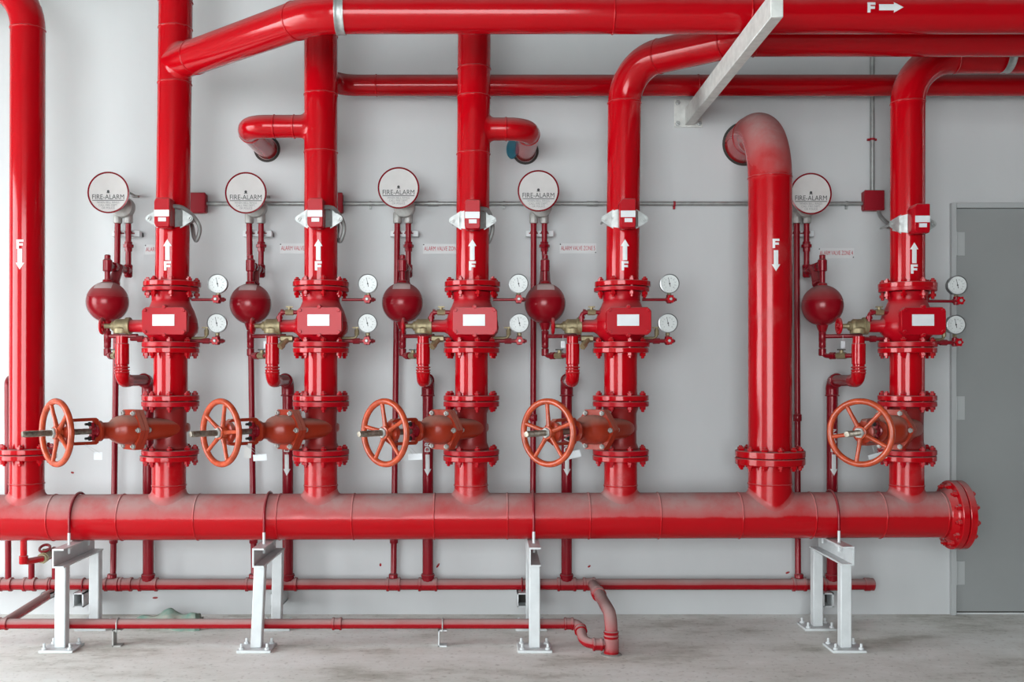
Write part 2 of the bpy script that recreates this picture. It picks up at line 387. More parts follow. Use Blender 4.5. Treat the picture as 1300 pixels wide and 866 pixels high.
struct('wall_left', MB().box((LW - .1, (ya + y0) / 2, 2.1), (.2, y0 - ya, 4.2)).box((LW - .1, (y1 + yb) / 2, 2.1), (.2, yb - y1, 4.2)).box((LW - .1, (y0 + y1) / 2, (zh + 4.2) / 2), (.2, y1 - y0, 4.2 - zh)), 'wall')
x0, x1, zh = DOOR_F; xa, xb = LW - .2, 7.0
struct('wall_front', MB().box(((xa + x0) / 2, -5.3, 2.1), (x0 - xa, .2, 4.2)).box(((x1 + xb) / 2, -5.3, 2.1), (xb - x1, .2, 4.2)).box(((x0 + x1) / 2, -5.3, (zh + 4.2) / 2), (x1 - x0, .2, 4.2 - zh)), 'soffit')
# grey steel door
DX0, DX1, DZ = P(1205.5, 0, YW).x, 3.74, PZ(258.4, YW)
door = bpy.data.objects.new('door_1', None); C.objects.link(door); door.location = ((DX0 + DX1) / 2, YW, 0); door['kind'] = 'structure'
fw = .028
fr = MB().box((DX0 + fw / 2, YW - .012, DZ / 2), (fw, .03, DZ)).box((DX1 - fw / 2, YW - .012, DZ / 2), (fw, .03, DZ)).box(((DX0 + DX1) / 2, YW - .012, DZ - fw / 2), (DX1 - DX0 - 2 * fw, .03, fw))
wpart('door_frame', fr, 'frame', door, bevel=.002)
wpart('door_leaf', MB().box(((DX0 + DX1) / 2, YW + .002, (DZ - fw) / 2 + .008), (DX1 - DX0 - 2 * fw - .012, .02, DZ - fw - .02)), 'door', door, bevel=.002)
wpart('door_gap_shade', MB().box(((DX0 + DX1) / 2, YW + .0, DZ / 2), (DX1 - DX0 - .03, .006, DZ - .02)), 'rim_and_shade', door)  # dark sheet behind the leaf, coloured as the shade in the gap
for py in (310, 518, 727):
    z = PZ(py, YW); x = DX0 + fw
    wpart('hinge', MB().box((x + .026, YW - .0105, z), (.05, .004, .13)).cyl((x + .001, YW - .02, z - .065), (x + .001, YW - .02, z + .065), .007, 12), 'frame', door)

# ------------------------------------------------------------------ header with its branches
ZONES = [dict(n='leftmost valve set', stub=214.6, gate=216.5, spool=216.7, alarm=217.0, rb=218.8, rt=222.3, dz=0),
         dict(n='second valve set from the left', stub=407.3, gate=407.6, spool=407.5, alarm=407.8, rb=407.5, rt=407.3, dz=0),
         dict(n='middle valve set', stub=598.0, gate=598.4, spool=598.7, alarm=599.3, rb=599.8, rt=602, dz=0),
         dict(n='fourth valve set from the left', stub=788, gate=788, spool=788, alarm=789, rb=790.4, rt=793.5, dz=0),
         dict(n='rightmost valve set', stub=1151, gate=1151.3, spool=1151.5, alarm=1152, rb=1152, rt=1152.5, dz=-.008)]
RZ_FL = [PZ(365), PZ(441.5), PZ(509), PZ(577.5)]           # mid planes of the four flange pairs
PR = .0842; FT = .026; FR_ = .142; GAP = .004; HP = FT / 2 + GAP / 2
HR = .1165; HZ0, HZ1 = PZ(657.2), PZ(653.6)
HXL, HXR = -2.9, PXX(1203)
def hz(x): return HZ0 + (HZ1 - HZ0) * (x - PXX(0)) / (PXX(1203) - PXX(0))
hd = thing('header_pipe', 'thick dusty red header pipe running along the stands with a bolted end flange', 'pipe', (HXL, YR, hz(HXL)))
wpart('pipe', MB().cyl((HXL, YR, hz(HXL)), (HXR, YR, hz(HXR)), HR, 64), 'header', hd)
for px in (70, 157, 253, 356, 450, 552, 644, 747, 835, 937, 1028, 1116, 1193):
    x = PXX(px); weld(hd, HR, (x - HXL, 0, hz(x) - hz(HXL)), (1, 0, 0), 'header')
# blind end flange
fx = HXR + .02
fl = flange(hd, .174, .034, 0, HR, 'red', (fx - HXL, 0, hz(fx) - hz(HXL)), (0, R(90), 0), hub=-.03, hubr=.14)
bolts(fl, .147, 12, .072, 8, .0165, z=.019, mat='red')
ob('blind_plate', cached('blind_plate', lambda: MB().lathe([(.02, -.017), (.171, -.017), (.174, -.014), (.174, .014), (.171, .017), (.02, .017)], n=48)), 'red', hd, (fx + .038 - HXL, 0, hz(fx) - hz(HXL)), (0, R(90), 0))
for zi, zn in enumerate(ZONES):
    x = PXX(zn['stub']); z = hz(x); L = RZ_FL[3] - HP - z
    o = ob('branch', tee_flare(HR, PR, .028, L).mesh('branch'), 'header', hd, (x - HXL, 0, z - hz(HXL)))
    weld(hd, PR, (x - HXL, 0, PZ(616) - hz(HXL)))
    flange(hd, FR_, FT, 0, PR, 'red', (x - HXL, 0, RZ_FL[3] - HP - hz(HXL)))
XL, XR_ = PXX(34), PXX(977.5); R8 = .1095
for x, r_, fR, zf in ((XL, PR, FR_, PZ(576)), (XR_, R8, .174, PZ(580.5))):
    z = hz(x)
    ob('branch', tee_flare(HR, r_, .028 if r_ < .1 else .022, zf - HP - z).mesh('branch'), 'header', hd, (x - HXL, 0, z - hz(HXL)))
    weld(hd, r_, (x - HXL, 0, PZ(614) - hz(HXL)))
    flange(hd, fR, FT if r_ < .1 else .033, 0, r_, 'red', (x - HXL, 0, zf - (HP if r_ < .1 else .0185) - hz(HXL)))

# ------------------------------------------------------------------ gate valves
AX = R(42)                                                  # stem leaves the valve 42 degrees left of straight ahead
def chamber_mb():
    """flat oval chamber along +x (towards the bonnet)"""
    mb = MB(); sec = [(-.092, .030, .018), (-.089, .040, .023), (-.065, .056, .030), (-.02, .076, .040), (.05, .092, .050), (.15, .098, .056), (.185, .10, .058)]
    vv = []; ff = []; n = 28
    for x, w, h in sec:
        for i in range(n):
            a = 2 * math.pi * i / n; c, s_ = math.cos(a), math.sin(a); e_ = .62
            vv.append((x, w * math.copysign(abs(c) ** e_, c), h * math.copysign(abs(s_) ** e_, s_)))
    for j in range(len(sec) - 1):
        for i in range(n):
            k = (i + 1) % n; ff.append((j * n + i, j * n + k, (j + 1) * n + k, (j + 1) * n + i))
    ff.append(tuple(range(n))); ff.append(tuple((len(sec) - 1) * n + i for i in range(n)))
    return mb.put(vv, ff)
HEX = [(.118, 0), (.10, .035), (.056, .098), (-.056, .098), (-.10, .035), (-.118, 0), (-.10, -.035), (-.056, -.098), (.056, -.098), (.10, -.035)]
XF = Matrix.Rotation(R(90), 4, 'Z') @ Matrix.Rotation(R(90), 4, 'X')      # drawing xy, z -> along +x
def bonnet_mb():
    mb = MB(); sec = [(.226, .092, .072), (.245, .092, .072), (.272, .088, .069), (.292, .076, .062), (.308, .058, .052), (.322, .045, .043), (.335, .041, .040), (.375, .041, .040), (.379, .05, .05), (.393, .05, .05)]
    vv = []; ff = []; n = 32
    for x, w, h in sec:
        for i in range(n):
            a = 2 * math.pi * i / n; c, s_ = math.cos(a), math.sin(a); e_ = .8
            vv.append((x, w * math.copysign(abs(c) ** e_, c), h * math.copysign(abs(s_) ** e_, s_)))
    for j in range(len(sec) - 1):
        for i in range(n):
            k = (i + 1) % n; ff.append((j * n + i, j * n + k, (j + 1) * n + k, (j + 1) * n + i))
    ff.append(tuple(range(n))); ff.append(tuple((len(sec) - 1) * n + i for i in range(n)))
    return mb.put(vv, ff)
def yoke_mb():
    mb = MB()
    for s_ in (-1, 1):
        poly = [(.385, .03), (.39, .056), (.402, .064), (.54, .062), (.556, .052), (.556, .036), (.54, .048), (.41, .05), (.402, .03)]
        mb.prism([(x, s_ * z) for x, z in poly], -.014, .014, Matrix.Rotation(R(90), 4, 'X'))
    mb.lathe([(.045, .536), (.05, .54), (.05, .562), (.04, .566)], Matrix.Rotation(R(90), 4, 'Y'), 28)
    return mb
def stem_mb():
    prof = [(.0135, .33)]; x = .56
    while x < .745: prof += [(.0145, x), (.0145, x + .002), (.0125, x + .003), (.0125, x + .004)]; x += .005
    prof += [(.0125, .748)]
    return MB().lathe(prof, Matrix.Rotation(R(90), 4, 'Y'), 18)
WH = .59
def wheel_rim_mb(): return MB().torus(.1465, .0145, Matrix.Rotation(R(90), 4, 'Y'), 64, 12)
def spoke_mb():
    return MB().sweep([(-.006, 0, .022), (-.005, 0, .06), (-.002, 0, .10), (0, 0, .142)], [.0125, .0105, .0095, .010], 12)
def gate_valve(i, zn):
    x = PXX(zn['gate']); zc = (RZ_FL[2] + RZ_FL[3]) / 2
    t = thing('gate_valve', 'rust-red gate valve with orange spoked handwheel, %s' % zn['n'], 'valve', (x, YR, RZ_FL[3] + GAP / 2), group='gate valves above the header')
    h = RZ_FL[2] - RZ_FL[3] - GAP; z0 = RZ_FL[3] + GAP / 2
    def barrel():
        return MB().lathe([(.086, FT - .002), (.09, FT + .008), (.080, FT + .035), (.079, h / 2), (.080, h - FT - .035), (.09, h - FT - .008), (.086, h - FT + .002)], n=40)
    ob('body', cached('gate_body', barrel), 'gate_body', t)
    f1 = flange(t, FR_, FT, 0, PR, 'valve', (0, 0, FT / 2)); bolts(f1, .119, 8, 2 * FT + GAP, 15, z=-HP, mat='valve')
    f2 = flange(t, FR_, FT, 0, PR, 'valve', (0, 0, h - FT / 2)); bolts(f2, .119, 8, 2 * FT + GAP, 15, z=HP, mat='valve')
    rz = math.atan2(-math.cos(AX), -math.sin(AX)); zl = zc - z0
    def p(name, key, fn, mat, parent=t, loc=(0, 0, zl), rot=(0, 0, rz), **kw):
        return ob(name, cached(key, fn, **kw), mat, parent, loc, rot)
    p('gate_chamber', 'gate_chamber', chamber_mb, 'gate', smooth=60)
    bf = p('bonnet_flange', 'bonnet_flange', lambda: MB().prism(HEX, .183, .2035, XF).prism(HEX, .2055, .227, XF), 'gate', smooth=30)
    bm_ = cached('bonnet_bolt', lambda: MB().lathe([(.011, .168), (.013, .17), (.013, .184), (.007, .184), (.007, .226), (.013, .226), (.013, .237), (.011, .239), (.007, .239), (.007, .245)], Matrix.Rotation(R(90), 4, 'Y'), 6), smooth=25)
    for (a, b_) in ((.1, 0), (.05, .081), (-.05, .081), (-.1, 0), (-.05, -.081), (.05, -.081)):
        ob('bolt', bm_, 'cast_grey', bf, (0, a, b_))
    p('bonnet', 'bonnet', bonnet_mb, 'gate', smooth=70)
    p('yoke', 'yoke', yoke_mb, 'gate', smooth=30)
    g = p('gland', 'gland', lambda: MB().lathe([(.03, .392), (.03, .402), (.022, .405), (.02, .425)], Matrix.Rotation(R(90), 4, 'Y'), 20).box((.418, 0, 0), (.012, .03, .085)), 'trim', smooth=30)
    for s_ in (-1, 1):
        ob('gland_bolt', cached('gland_bolt', lambda: MB().cyl((.385, 0, 0), (.452, 0, 0), .006, 8).lathe([(.011, .424), (.011, .434)], Matrix.Rotation(R(90), 4, 'Y'), 6)), 'dark', g, (0, 0, s_ * .034))
    p('stem', 'valve_stem', stem_mb, 'stem', smooth=50)
    # handwheel, turned to a different stop on each valve
    a0 = [22, -14, 8, 2, 28][i]
    d = Vector((-math.sin(AX), -math.cos(AX), 0))
    w = ob('handwheel', cached('handwheel_rim', wheel_rim_mb, smooth=180), 'wheel', t, Vector((0, 0, zl)) + d * WH, (R(a0), 0, rz)); w.rotation_mode = 'XYZ'
    for k in range(5): ob('spoke', cached('wheel_spoke', spoke_mb, smooth=60), 'wheel', w, (0, 0, 0), (R(72 * k), 0, 0))
    ob('hub', cached('wheel_hub', lambda: MB().lathe([(.026, -.024), (.03, -.02), (.03, .012), (.024, .014)], Matrix.Rotation(R(90), 4, 'Y'), 24)), 'wheel', w)
    ob('hub_nut', cached('wheel_nut', lambda: MB().lathe([(.025, .012), (.025, .022), (.022, .024)], Matrix.Rotation(R(90), 4, 'Y'), 6), smooth=25), 'cast_grey', w)
    return t

# ------------------------------------------------------------------ spools, alarm check valves
def spool(i, zn):
    x = PXX(zn['spool']); z0 = RZ_FL[2] + GAP / 2; h = RZ_FL[1] - RZ_FL[2] - GAP
    t = thing('spool_pipe', 'short red flanged pipe between gate valve and alarm valve, %s' % zn['n'], 'pipe', (x, YR, z0), group='flanged spool pipes')
    ob('pipe', cached('spool', lambda: MB().cyl((0, 0, .002), (0, 0, h - .002), PR, 48)), 'red', t)
    flange(t, FR_, FT, 0, PR, 'red', (0, 0, FT / 2))
    f2 = flange(t, FR_, FT, 0, PR, 'red', (0, 0, h - FT / 2)); bolts(f2, .119, 8, 2 * FT + GAP, 15, z=HP)
    return t
CVW, CVH, CVX, CVF = .222, .138, .016, -.158
def alarm_valve(i, zn):
    x = PXX(zn['alarm']); z0 = RZ_FL[1] + GAP / 2; zt = RZ_FL[0] - GAP / 2 + zn['dz']; h = RZ_FL[0] - RZ_FL[1] - GAP
    t = thing('alarm_check_valve', 'red alarm check valve with bolted cover plate, %s' % zn['n'], 'valve', (x, YR, z0), group='alarm check valves')
    zc = PZ(407.5, YR + CVF) - z0
    def body():
        return MB().lathe([(.09, FT - .002), (.10, FT + .012), (.108, FT + .022), (.132, .075), (.136, .10), (.130, .14), (.115, .185), (.102, .21), (.094, .232), (.094, h - FT - .02), (.10, h - FT + .002)], n=48)
    ob('body', cached('alarm_body', body, smooth=60), 'valve', t)
    flange(t, FR_, FT, 0, PR, 'valve', (0, 0, FT / 2))
    flange(t, FR_ - .002, FT * .8, 0, PR, 'valve', (0, 0, h - FT * .4))
    w, hh, c = CVW / 2, CVH / 2, .018
    def octo(w, hh, c): return [(-w + c, -hh), (w - c, -hh), (w, -hh + c), (w, hh - c), (w - c, hh), (-w + c, hh), (-w, hh - c), (-w, -hh + c)]
    YM = Matrix.Rotation(R(90), 4, 'X')
    # chamber behind the cover, then the cover plate with its bolt ears
    ob('cover_chamber', cached('cover_chamber', lambda: MB().prism(octo(w - .012, hh - .010, .02), .02, -CVF - .02, YM).prism(octo(w, hh, .018), -CVF - .034, -CVF - .02, YM), bevel=.003), 'valve', t, (CVX, 0, zc))
    def cover():
        mb = MB().prism(octo(w, hh, .018), -CVF - .0195, -CVF, YM)
        for s_ in (-1, 1): mb.lathe([(.013, -CVF - .0195), (.013, -CVF - .001)], YM @ T(0, s_ * hh, 0), 16)
        return mb
    cv = ob('cover', cached('valve_cover', cover, bevel=.003), 'valve', t, (CVX, 0, zc))
    for (a, b_) in ((-w + .016, -hh + .016), (w - .016, -hh + .016), (w - .016, hh - .016), (-w + .016, hh - .016), (0, hh + .001), (0, -hh - .001)):
        ob('bolt', cached('cover_bolt', lambda: MB().lathe([(.0095, -CVF - .002), (.0095, -CVF + .006), (.008, -CVF + .008)], YM, 6), smooth=25), 'valve', cv, (a, 0, b_))
    ob('plate', cached('cover_plate', lambda: MB().box((-.004, CVF - .001, .004), (.108, .003, .056))), 'plate', cv, label='blank white rectangular plate')
    # side outlet boss
    ob('side_outlet', cached('side_outlet', lambda: MB().lathe([(.045, .06), (.042, .125), (.032, .14), (.032, .205)], Matrix.Rotation(R(-90), 4, 'Y'), 28)), 'valve', t, (0, 0, PZ(414) - z0))
    # little bypass with its brass cock above the outlet
    if i > 0:
        zb = PZ(397) - z0; zb2 = PZ(414) - z0
        bp_ = ob('bypass_pipe', cached('bypass', lambda: MB().pipe([(-.10, -.03, zb), (-.205, -.03, zb), (-.205, -.03, zb2 + .02)], .011, .022, 12).cyl((-.185, -.03, zb), (-.198, -.03, zb), .016, 12).cyl((-.205, -.03, zb - .02), (-.205, -.03, zb - .034), .016, 12)), 'trim', t)
        ob('brass_cock', cached('bypass_cock', lambda: MB().cyl((-.135, -.03, zb), (-.175, -.03, zb), .0155, 8).cyl((-.155, -.03, zb), (-.155, -.03, zb + .024), .009, 10).box((-.155, -.03, zb + .027), (.034, .012, .007))), 'brass', bp_)
    zl_ = PZ(430) - z0
    ob('lower_trim_pipe', cached('lower_trim', lambda: MB().cyl((-.09, .03, zl_), (-.215, .03, zl_), .011, 12).cyl((-.15, .03, zl_), (-.18, .03, zl_), .017, 8)), 'trim', t)
    if 0 < i < 4:
        ob('lower_brass_cock', cached('lower_cock', lambda: MB().cyl((-.145, .0, zl_), (-.205, .0, zl_), .017, 6).cyl((-.165, .0, zl_), (-.195, -.03, zl_ - .035), .013, 10).cyl((-.19, -.025, zl_ - .03), (-.202, -.038, zl_ - .044), .018, 6)), 'brass', t)
    return t

# ------------------------------------------------------------------ risers
ET = 1.575; ZT = H + ET                                      # axis height of the top pipes
def decal_up(parent, r_, z_arrow, z_f, up=True, L=.104, dy=0.0, x=0.0):
    k = 'flow_arrow_%s_%.3f' % (up, r_)
    if k not in MESH:
        me = poly_mesh(arrow_poly(L, .022, .042, .034)); 
        if not up: me.transform(Matrix.Rotation(R(180), 4, 'Z'))
        MESH[k] = wrap(me, r_)
    k2 = 'flow_letter_%.3f' % r_
    if k2 not in MESH: MESH[k2] = wrap(poly_mesh(f_poly(.046, .034, .0125)), r_)
    ob('flow_arrow', MESH[k], 'decal', parent, (x, dy, z_arrow), label='white flow arrow')
    ob('flow_letter', MESH[k2], 'decal', parent, (x, dy, z_f), label='white letter F')
def riser(i, zn):
    xb, xt = PXX(zn['rb']), PXX(zn['rt']); zb = RZ_FL[0] + GAP / 2 + zn['dz']
    xb0 = xb
    desc = ['red riser pipe with a diagonal top branch, %s', 'red riser pipe with short bend on its left, %s', 'red riser pipe with short bend on its right, %s',
            'red riser pipe bending towards the front at its top, %s', 'red riser pipe bending right below the ceiling, %s'][i] % zn['n']
    t = thing('riser_pipe', desc, 'pipe', (xb0, YR, zb), group='tall red risers')
    def xx(py): return xb + (xt - xb) * (340 - py) / (340 - 60)
    W = lambda nm, mb, mat='red', **kw: wpart(nm, mb, mat, t, **kw)
    lean = (PXX(xx_ := zn['rt']) - xb) / (PZ(60) - PZ(340))
    def X(z): return xb + lean * (z - PZ(340))
    if i == 0:
        W('pipe', MB().cyl((X(zb), YR, zb), (X(4.2), YR, 4.19), PR, 48))
        top = [(X(ZT), YR, ZT)]
        xd = PXX(400, 4.48) if False else (400 - CX) * 4.48 / F
        W('top_pipe', MB().pipe([(X(ZT), YR, ZT), (xd, 4.48, ZT), (4.6, 4.48, ZT)], PR, .34, 48, 12), label='long red pipe running right below the ceiling')
        d = Vector((xd - X(ZT), 4.48 - YR, 0)).normalized()
        fl_ = tee_flare(PR, PR * .97, .03, .17)
        # host along z, branch along d
        m4 = Matrix((( 0, -d.y, d.x, 0), (0, d.x, d.y, 0), (1, 0, 0, 0), (0, 0, 0, 1))); m4.translation = Vector((X(ZT), YR, ZT))
        m4 = Matrix(((0, -d.y, d.x, X(ZT)), (0, d.x, d.y, YR), (1, 0, 0, ZT), (0, 0, 0, 1)))
        fl_.v = [tuple(m4 @ Vector(v)) for v in fl_.v]
        W('branch', fl_)
        for py in (3, 37, 107): weld(t, PR, (X(PZ(py)) - xb, 0, PZ(py) - zb))
        c0 = Vector((X(ZT), YR, ZT)); 
        weld(t, PR, c0 + d * .175 - Vector((xb, YR, zb)), d)
        cr = Vector((xd, 4.48, ZT)); off = .34 * math.tan(d.angle(Vector((1, 0, 0))) / 2)
        weld(t, PR, cr - d * off - Vector((xb, YR, zb)), d); weld(t, PR, cr + Vector((off, 0, 0)) - Vector((xb, YR, zb)), (1, 0, 0))
        for px in (778, 950): weld(t, PR, Vector(((px - CX) * 4.48 / F, 4.48, ZT)) - Vector((xb, YR, zb)), (1, 0, 0))
        # F -> decals
        me = poly_mesh(arrow_poly(.104, .026, .045, .04)); me.transform(Matrix.Rotation(R(0), 4, 'Z')); me = wrap_h(me, PR)
        ob('flow_arrow', me, 'decal', t, Vector(((1131 - CX) * 4.4 / F, 4.48, ZT)) - Vector((xb, YR, zb)), label='white flow arrow')
        me = wrap_hf(f_poly(.044, .034, .0125), PR)
        ob('flow_letter', me, 'decal', t, Vector(((1106 - CX) * 4.4 / F, 4.48, ZT)) - Vector((xb, YR, zb)), label='white letter F')
    elif i in (1, 2):
        zt = 4.19
        W('pipe', MB().cyl((X(zb), YR, zb), (X(zt), YR, zt), PR, 48))
        for py in ((46, 121, 194), (88, 124, 196))[i - 1]: weld(t, PR, (X(PZ(py)) - xb, 0, PZ(py) - zb))
        py = (160.7, 164)[i - 1]; z = PZ(py); xe = (-1.236, .207)[i - 1]; s_ = (-1, 1)[i - 1]; r_ = .058; bR = .105
        W('side_bend', MB().pipe([(X(z), YR, z), (xe, YR, z), (xe, YW + .02, z)], r_, bR, 32, 12))
        fl_ = tee_flare(PR, r_, .024, .16)
        m4 = Matrix(((0, 0, s_, X(z)), (0, 1, 0, YR), (1, 0, 0, z), (0, 0, 0, 1)))
        fl_.v = [tuple(m4 @ Vector(v)) for v in fl_.v]; W('branch', fl_)
        for q in ([.165] if i == 2 else [.135, .235]): weld(t, r_, (X(z) + s_ * q - xb, 0, z - zb), (1, 0, 0))
        weld(t, r_, (xe - xb, bR + .005, z - zb), (0, 1, 0))
        W('wall_hole', MB().lathe([(r_ + .002, 0), (r_ + .016, 0), (r_ + .016, .003), (r_ + .002, .003)], T(xe, YW - .001, z) @ Matrix.Rotation(R(90), 4, 'X'), 32, cap=False), 'rim_and_shade', label='rough dark hole edge in the wall')
        if i == 1:
            # thin branch leaves the back of this riser and runs right along the wall
            zr = PZ(108.5, 5.56); rr = .057
            W('rear_pipe', MB().pipe([(X(zr), YR, zr), (X(zr), 5.56, zr), (4.6, 5.56, zr)], rr, .14, 32, 10), label='long dark red pipe running right along the wall')
            for px in (886, 478): weld(t, rr, Vector(((px - CX) * 5.56 / F, 5.56, zr)) - Vector((xb, YR, zb)), (1, 0, 0))
    elif i == 3:
        x2 = (938 - CX) * 4.80 / F
        W('pipe', MB().pipe([(X(zb), YR, zb), (X(ZT), YR, ZT), (x2, 4.80, ZT), (4.6, 4.80, ZT)], PR, [.2, .2], 48, 14))
        d = Vector((x2 - X(ZT), 4.80 - YR, 0)).normalized(); base = Vector((xb, YR, zb)); c0 = Vector((X(ZT), YR, ZT))
        weld(t, PR, (X(ZT - .2) - xb, 0, ZT - .2 - zb)); weld(t, PR, c0 + d * .2 - base, d)
        cr = Vector((x2, 4.8, ZT)); off = .2 * math.tan(d.angle(Vector((1, 0, 0))) / 2)
        weld(t, PR, cr - d * off - base, d); weld(t, PR, cr + Vector((off, 0, 0)) - base, (1, 0, 0))
    else:
        z5 = ZT + .035
        W('pipe', MB().pipe([(X(zb), YR, zb), (X(z5), YR, z5), (4.6, YR - .05, z5)], PR, .235, 48, 16))
        weld(t, PR, (X(z5 - .235) - xb, 0, z5 - .235 - zb)); weld(t, PR, (X(z5) + .235 - xb, -.01, z5 - zb), (1, -.02, 0))
    fl = flange(t, FR_, FT, 0, PR, 'red', (0, 0, FT / 2)); bolts(fl, .119, 8, 2 * FT + GAP, 15, z=-HP)
    za, zf = PZ(317, YR - PR), PZ(337.5, YR - PR)
    za += zn['dz'] * 2; zf += zn['dz'] * 2
    decal_up(t, PR, za - zb, zf - zb, True, x=X(za) - xb)
    return t
def wrap_h(me, r_, t=.0012):
    """drawing with +y -> +x, wrapped round a pipe along x, facing -y"""
    for v in me.vertices: v.co = Vector((v.co.x, v.co.y, 0))
    me.transform(Matrix.Rotation(R(90), 4, 'Z'))       # arrow now points -x; its x is along height
    me = wrap(me, r_, t) if False else _wrap_height(me, r_, t)
    me.transform(Matrix.Diagonal((-1, 1, 1, 1))); me.flip_normals(); return me
def wrap_hf(polys, r_, t=.0012): return _wrap_height(poly_mesh(polys), r_, t)
def _wrap_height(me, r_, t):
    bm = bmesh.new(); bm.from_mesh(me); ys = [v.co.y for v in bm.verts]; y = min(ys)
    while y < max(ys):
        bmesh.ops.bisect_plane(bm, geom=list(bm.verts) + list(bm.edges) + list(bm.faces), plane_co=(0, y, 0), plane_no=(0, 1, 0)); y += r_ * .09
    r2 = bmesh.ops.extrude_face_region(bm, geom=list(bm.faces)); top = {e for e in r2['geom'] if isinstance(e, bmesh.types.BMVert)}
    for v in bm.verts:
        a = v.co.y / r_; rr = r_ + (t if v in top else -.0005)
        v.co = Vector((v.co.x, -rr * math.cos(a), rr * math.sin(a)))
    bmesh.ops.recalc_face_normals(bm, faces=bm.faces); bm.to_mesh(me); bm.free(); return me

for i, zn in enumerate(ZONES):
    gate_valve(i, zn); spool(i, zn); alarm_valve(i, zn); riser(i, zn)

# plain standpipes: far left, and the thick one bending into the wall
zb = PZ(576) + GAP / 2
t = thing('standpipe', 'tall red pipe at the far left edge, white F and down arrow', 'pipe', (XL, YR, zb))
zt = PZ(-27)
wpart('pipe', MB().pipe([(XL, YR, zb), (XL + .006, YR, zt), (XL - 1.2, YR, zt)], PR, .252, 48, 14), 'red', t)
weld(t, PR, (.005, 0, PZ(38) - zb))
fl = flange(t, FR_, FT, 0, PR, 'red', (0, 0, FT / 2)); bolts(fl, .119, 8, 2 * FT + GAP, 10, z=-HP)
decal_up(t, PR, PZ(329, YR - PR) - zb, PZ(310, YR - PR) - zb, False, x=.003)
zb = PZ(580.5) + .002
t = thing('standpipe', 'thick red pipe with dusty bend turning back into the wall', 'pipe', (XR_, YR, zb))
zt = H + 1.2857
wpart('pipe', MB().pipe([(XR_, YR, zb), (XR_, YR, zt), (XR_, YW + .03, zt)], R8, .31, 56, 18), 'header', t)
weld(t, R8, (0, 0, PZ(226) - zb)); weld(t, R8, (0, .335, zt - zb), (0, 1, 0))
wpart('wall_hole', MB().lathe([(R8 + .001, 0), (R8 + .014, 0), (R8 + .014, .003), (R8 + .001, .003)], T(XR_, YW - .001, zt) @ Matrix.Rotation(R(90), 4, 'X'), 40, cap=False), 'rim_and_shade', t, label='rough dark hole edge in the wall')
fl = flange(t, .174, .033, 0, R8, 'red', (0, 0, .0165)); bolts(fl, .148, 12, .07, 5, .0165, z=-.0185)
decal_up(t, R8, PZ(331, YR - R8) - zb, PZ(309, YR - R8) - zb, False)
# teal disc standing in for a wall hole beside the middle riser's bend
o = ob('teal_disc', MB().lathe([(.001, 0), (.036, 0), (.04, .004), (.04, .014), (.036, .018), (.001, .018)], Matrix.Rotation(R(90), 4, 'X'), 28).mesh('teal_disc'), 'teal', None, P(650, 190, YW))
o.scale = (.8, 1, 1.35); tag(o, 'teal disc standing in for a wall hole behind the middle riser bend', 'plug')

# ------------------------------------------------------------------ flow switches
def switch(i, zn):
    py = [269.5, 270, 272, 270.5, 277][i]; pxf = [206, 403, 597.5, 799.5, 1171][i]
    yf = YR - .18; z = PZ(py, yf); zn_r = PXX(zn['rb']) + (PXX(zn['rt']) - PXX(zn['rb'])) * (340 - py) / 280
    t = thing('flow_switch', 'small red switch box on a riser, %s' % zn['n'], 'switch', (zn_r, YR, z - .075), group='flow switches')
    zc = .075; w, h = .0385, .072
    YM = Matrix.Rotation(R(90), 4, 'X')
    c = .016
    poly = [(-w + c * .6, -h), (w - c * .2, -h), (w, -h + c), (w, h), (-w + c * .6, h), (-w, h - c), (-w, -h + c)]
    ob('box', cached('switch_box', lambda: MB().prism(poly, .092, .18, YM), bevel=.004), 'valve', t, (0, 0, zc))
    lb = ob('label_plate', cached('switch_label', lambda: MB().box((0, -.1808, .0), (.072, .002, .032))), 'plate', t, (0, 0, zc - .004), label='blank white label')
    ob('label_plate', cached('switch_label2', lambda: MB().box((0, -.1808, .0), (.038, .002, .019))), 'plate', t, (.002, 0, zc - .035), label='small blank white label')
    # saddle: curved plate on the pipe with an ear each side
    def saddle():
        mb = MB(); n = 22; vv = []; ff = []
        for q, rr in ((0, PR + .001), (1, PR + .007)):
            for k in range(n + 1):
                a = R(-74 + 148 * k / n); hh = .05 - .022 * abs(2 * k / n - 1) ** 1.5
                x_, y_ = rr * math.sin(a), -rr * math.cos(a)
                vv += [(x_, y_, -hh), (x_, y_, hh)]
        m_ = 2 * (n + 1)
        for k in range(n):
            a = 2 * k
            ff += [(a, a + 2, a + 3, a + 1), (m_ + a, m_ + a + 1, m_ + a + 3, m_ + a + 2), (a, m_ + a, m_ + a + 2, a + 2), (a + 1, a + 3, m_ + a + 3, m_ + a + 1)]
        ff += [(0, 1, m_ + 1, m_), (m_ - 2, 2 * m_ - 2, 2 * m_ - 1, m_ - 1)]
        mb.put(vv, ff); return mb
    sd = ob('saddle', cached('saddle', saddle), 'steel', t, (0, 0, zc - .012))
    for s_ in (-1, 1):
        def ear(s_=s_): return MB().prism([(s_ * .055, -.05), (s_ * .112, -.014), (s_ * .116, 0), (s_ * .112, .014), (s_ * .055, .05)], .055, .062, YM)
        ob('ear', cached('saddle_ear%d' % s_, ear), 'steel', sd)
        ob('clamp_bolt', cached('clamp_bolt', lambda: MB().cyl((0, .09, 0), (0, -.085, 0), .006, 10).lathe([(.0135, .062), (.0135, .074)], YM, 6).lathe([(.017, .0615), (.017, .064)], YM, 16)), 'steel', sd, (s_ * .102, 0, 0))
    ob('u_strap', cached('u_strap', lambda: MB().sweep([(.102 * math.cos(R(a)), .0 + .102 * math.sin(R(a)), 0) for a in range(0, 181, 12)], .006, 8)), 'steel', sd)
    return t
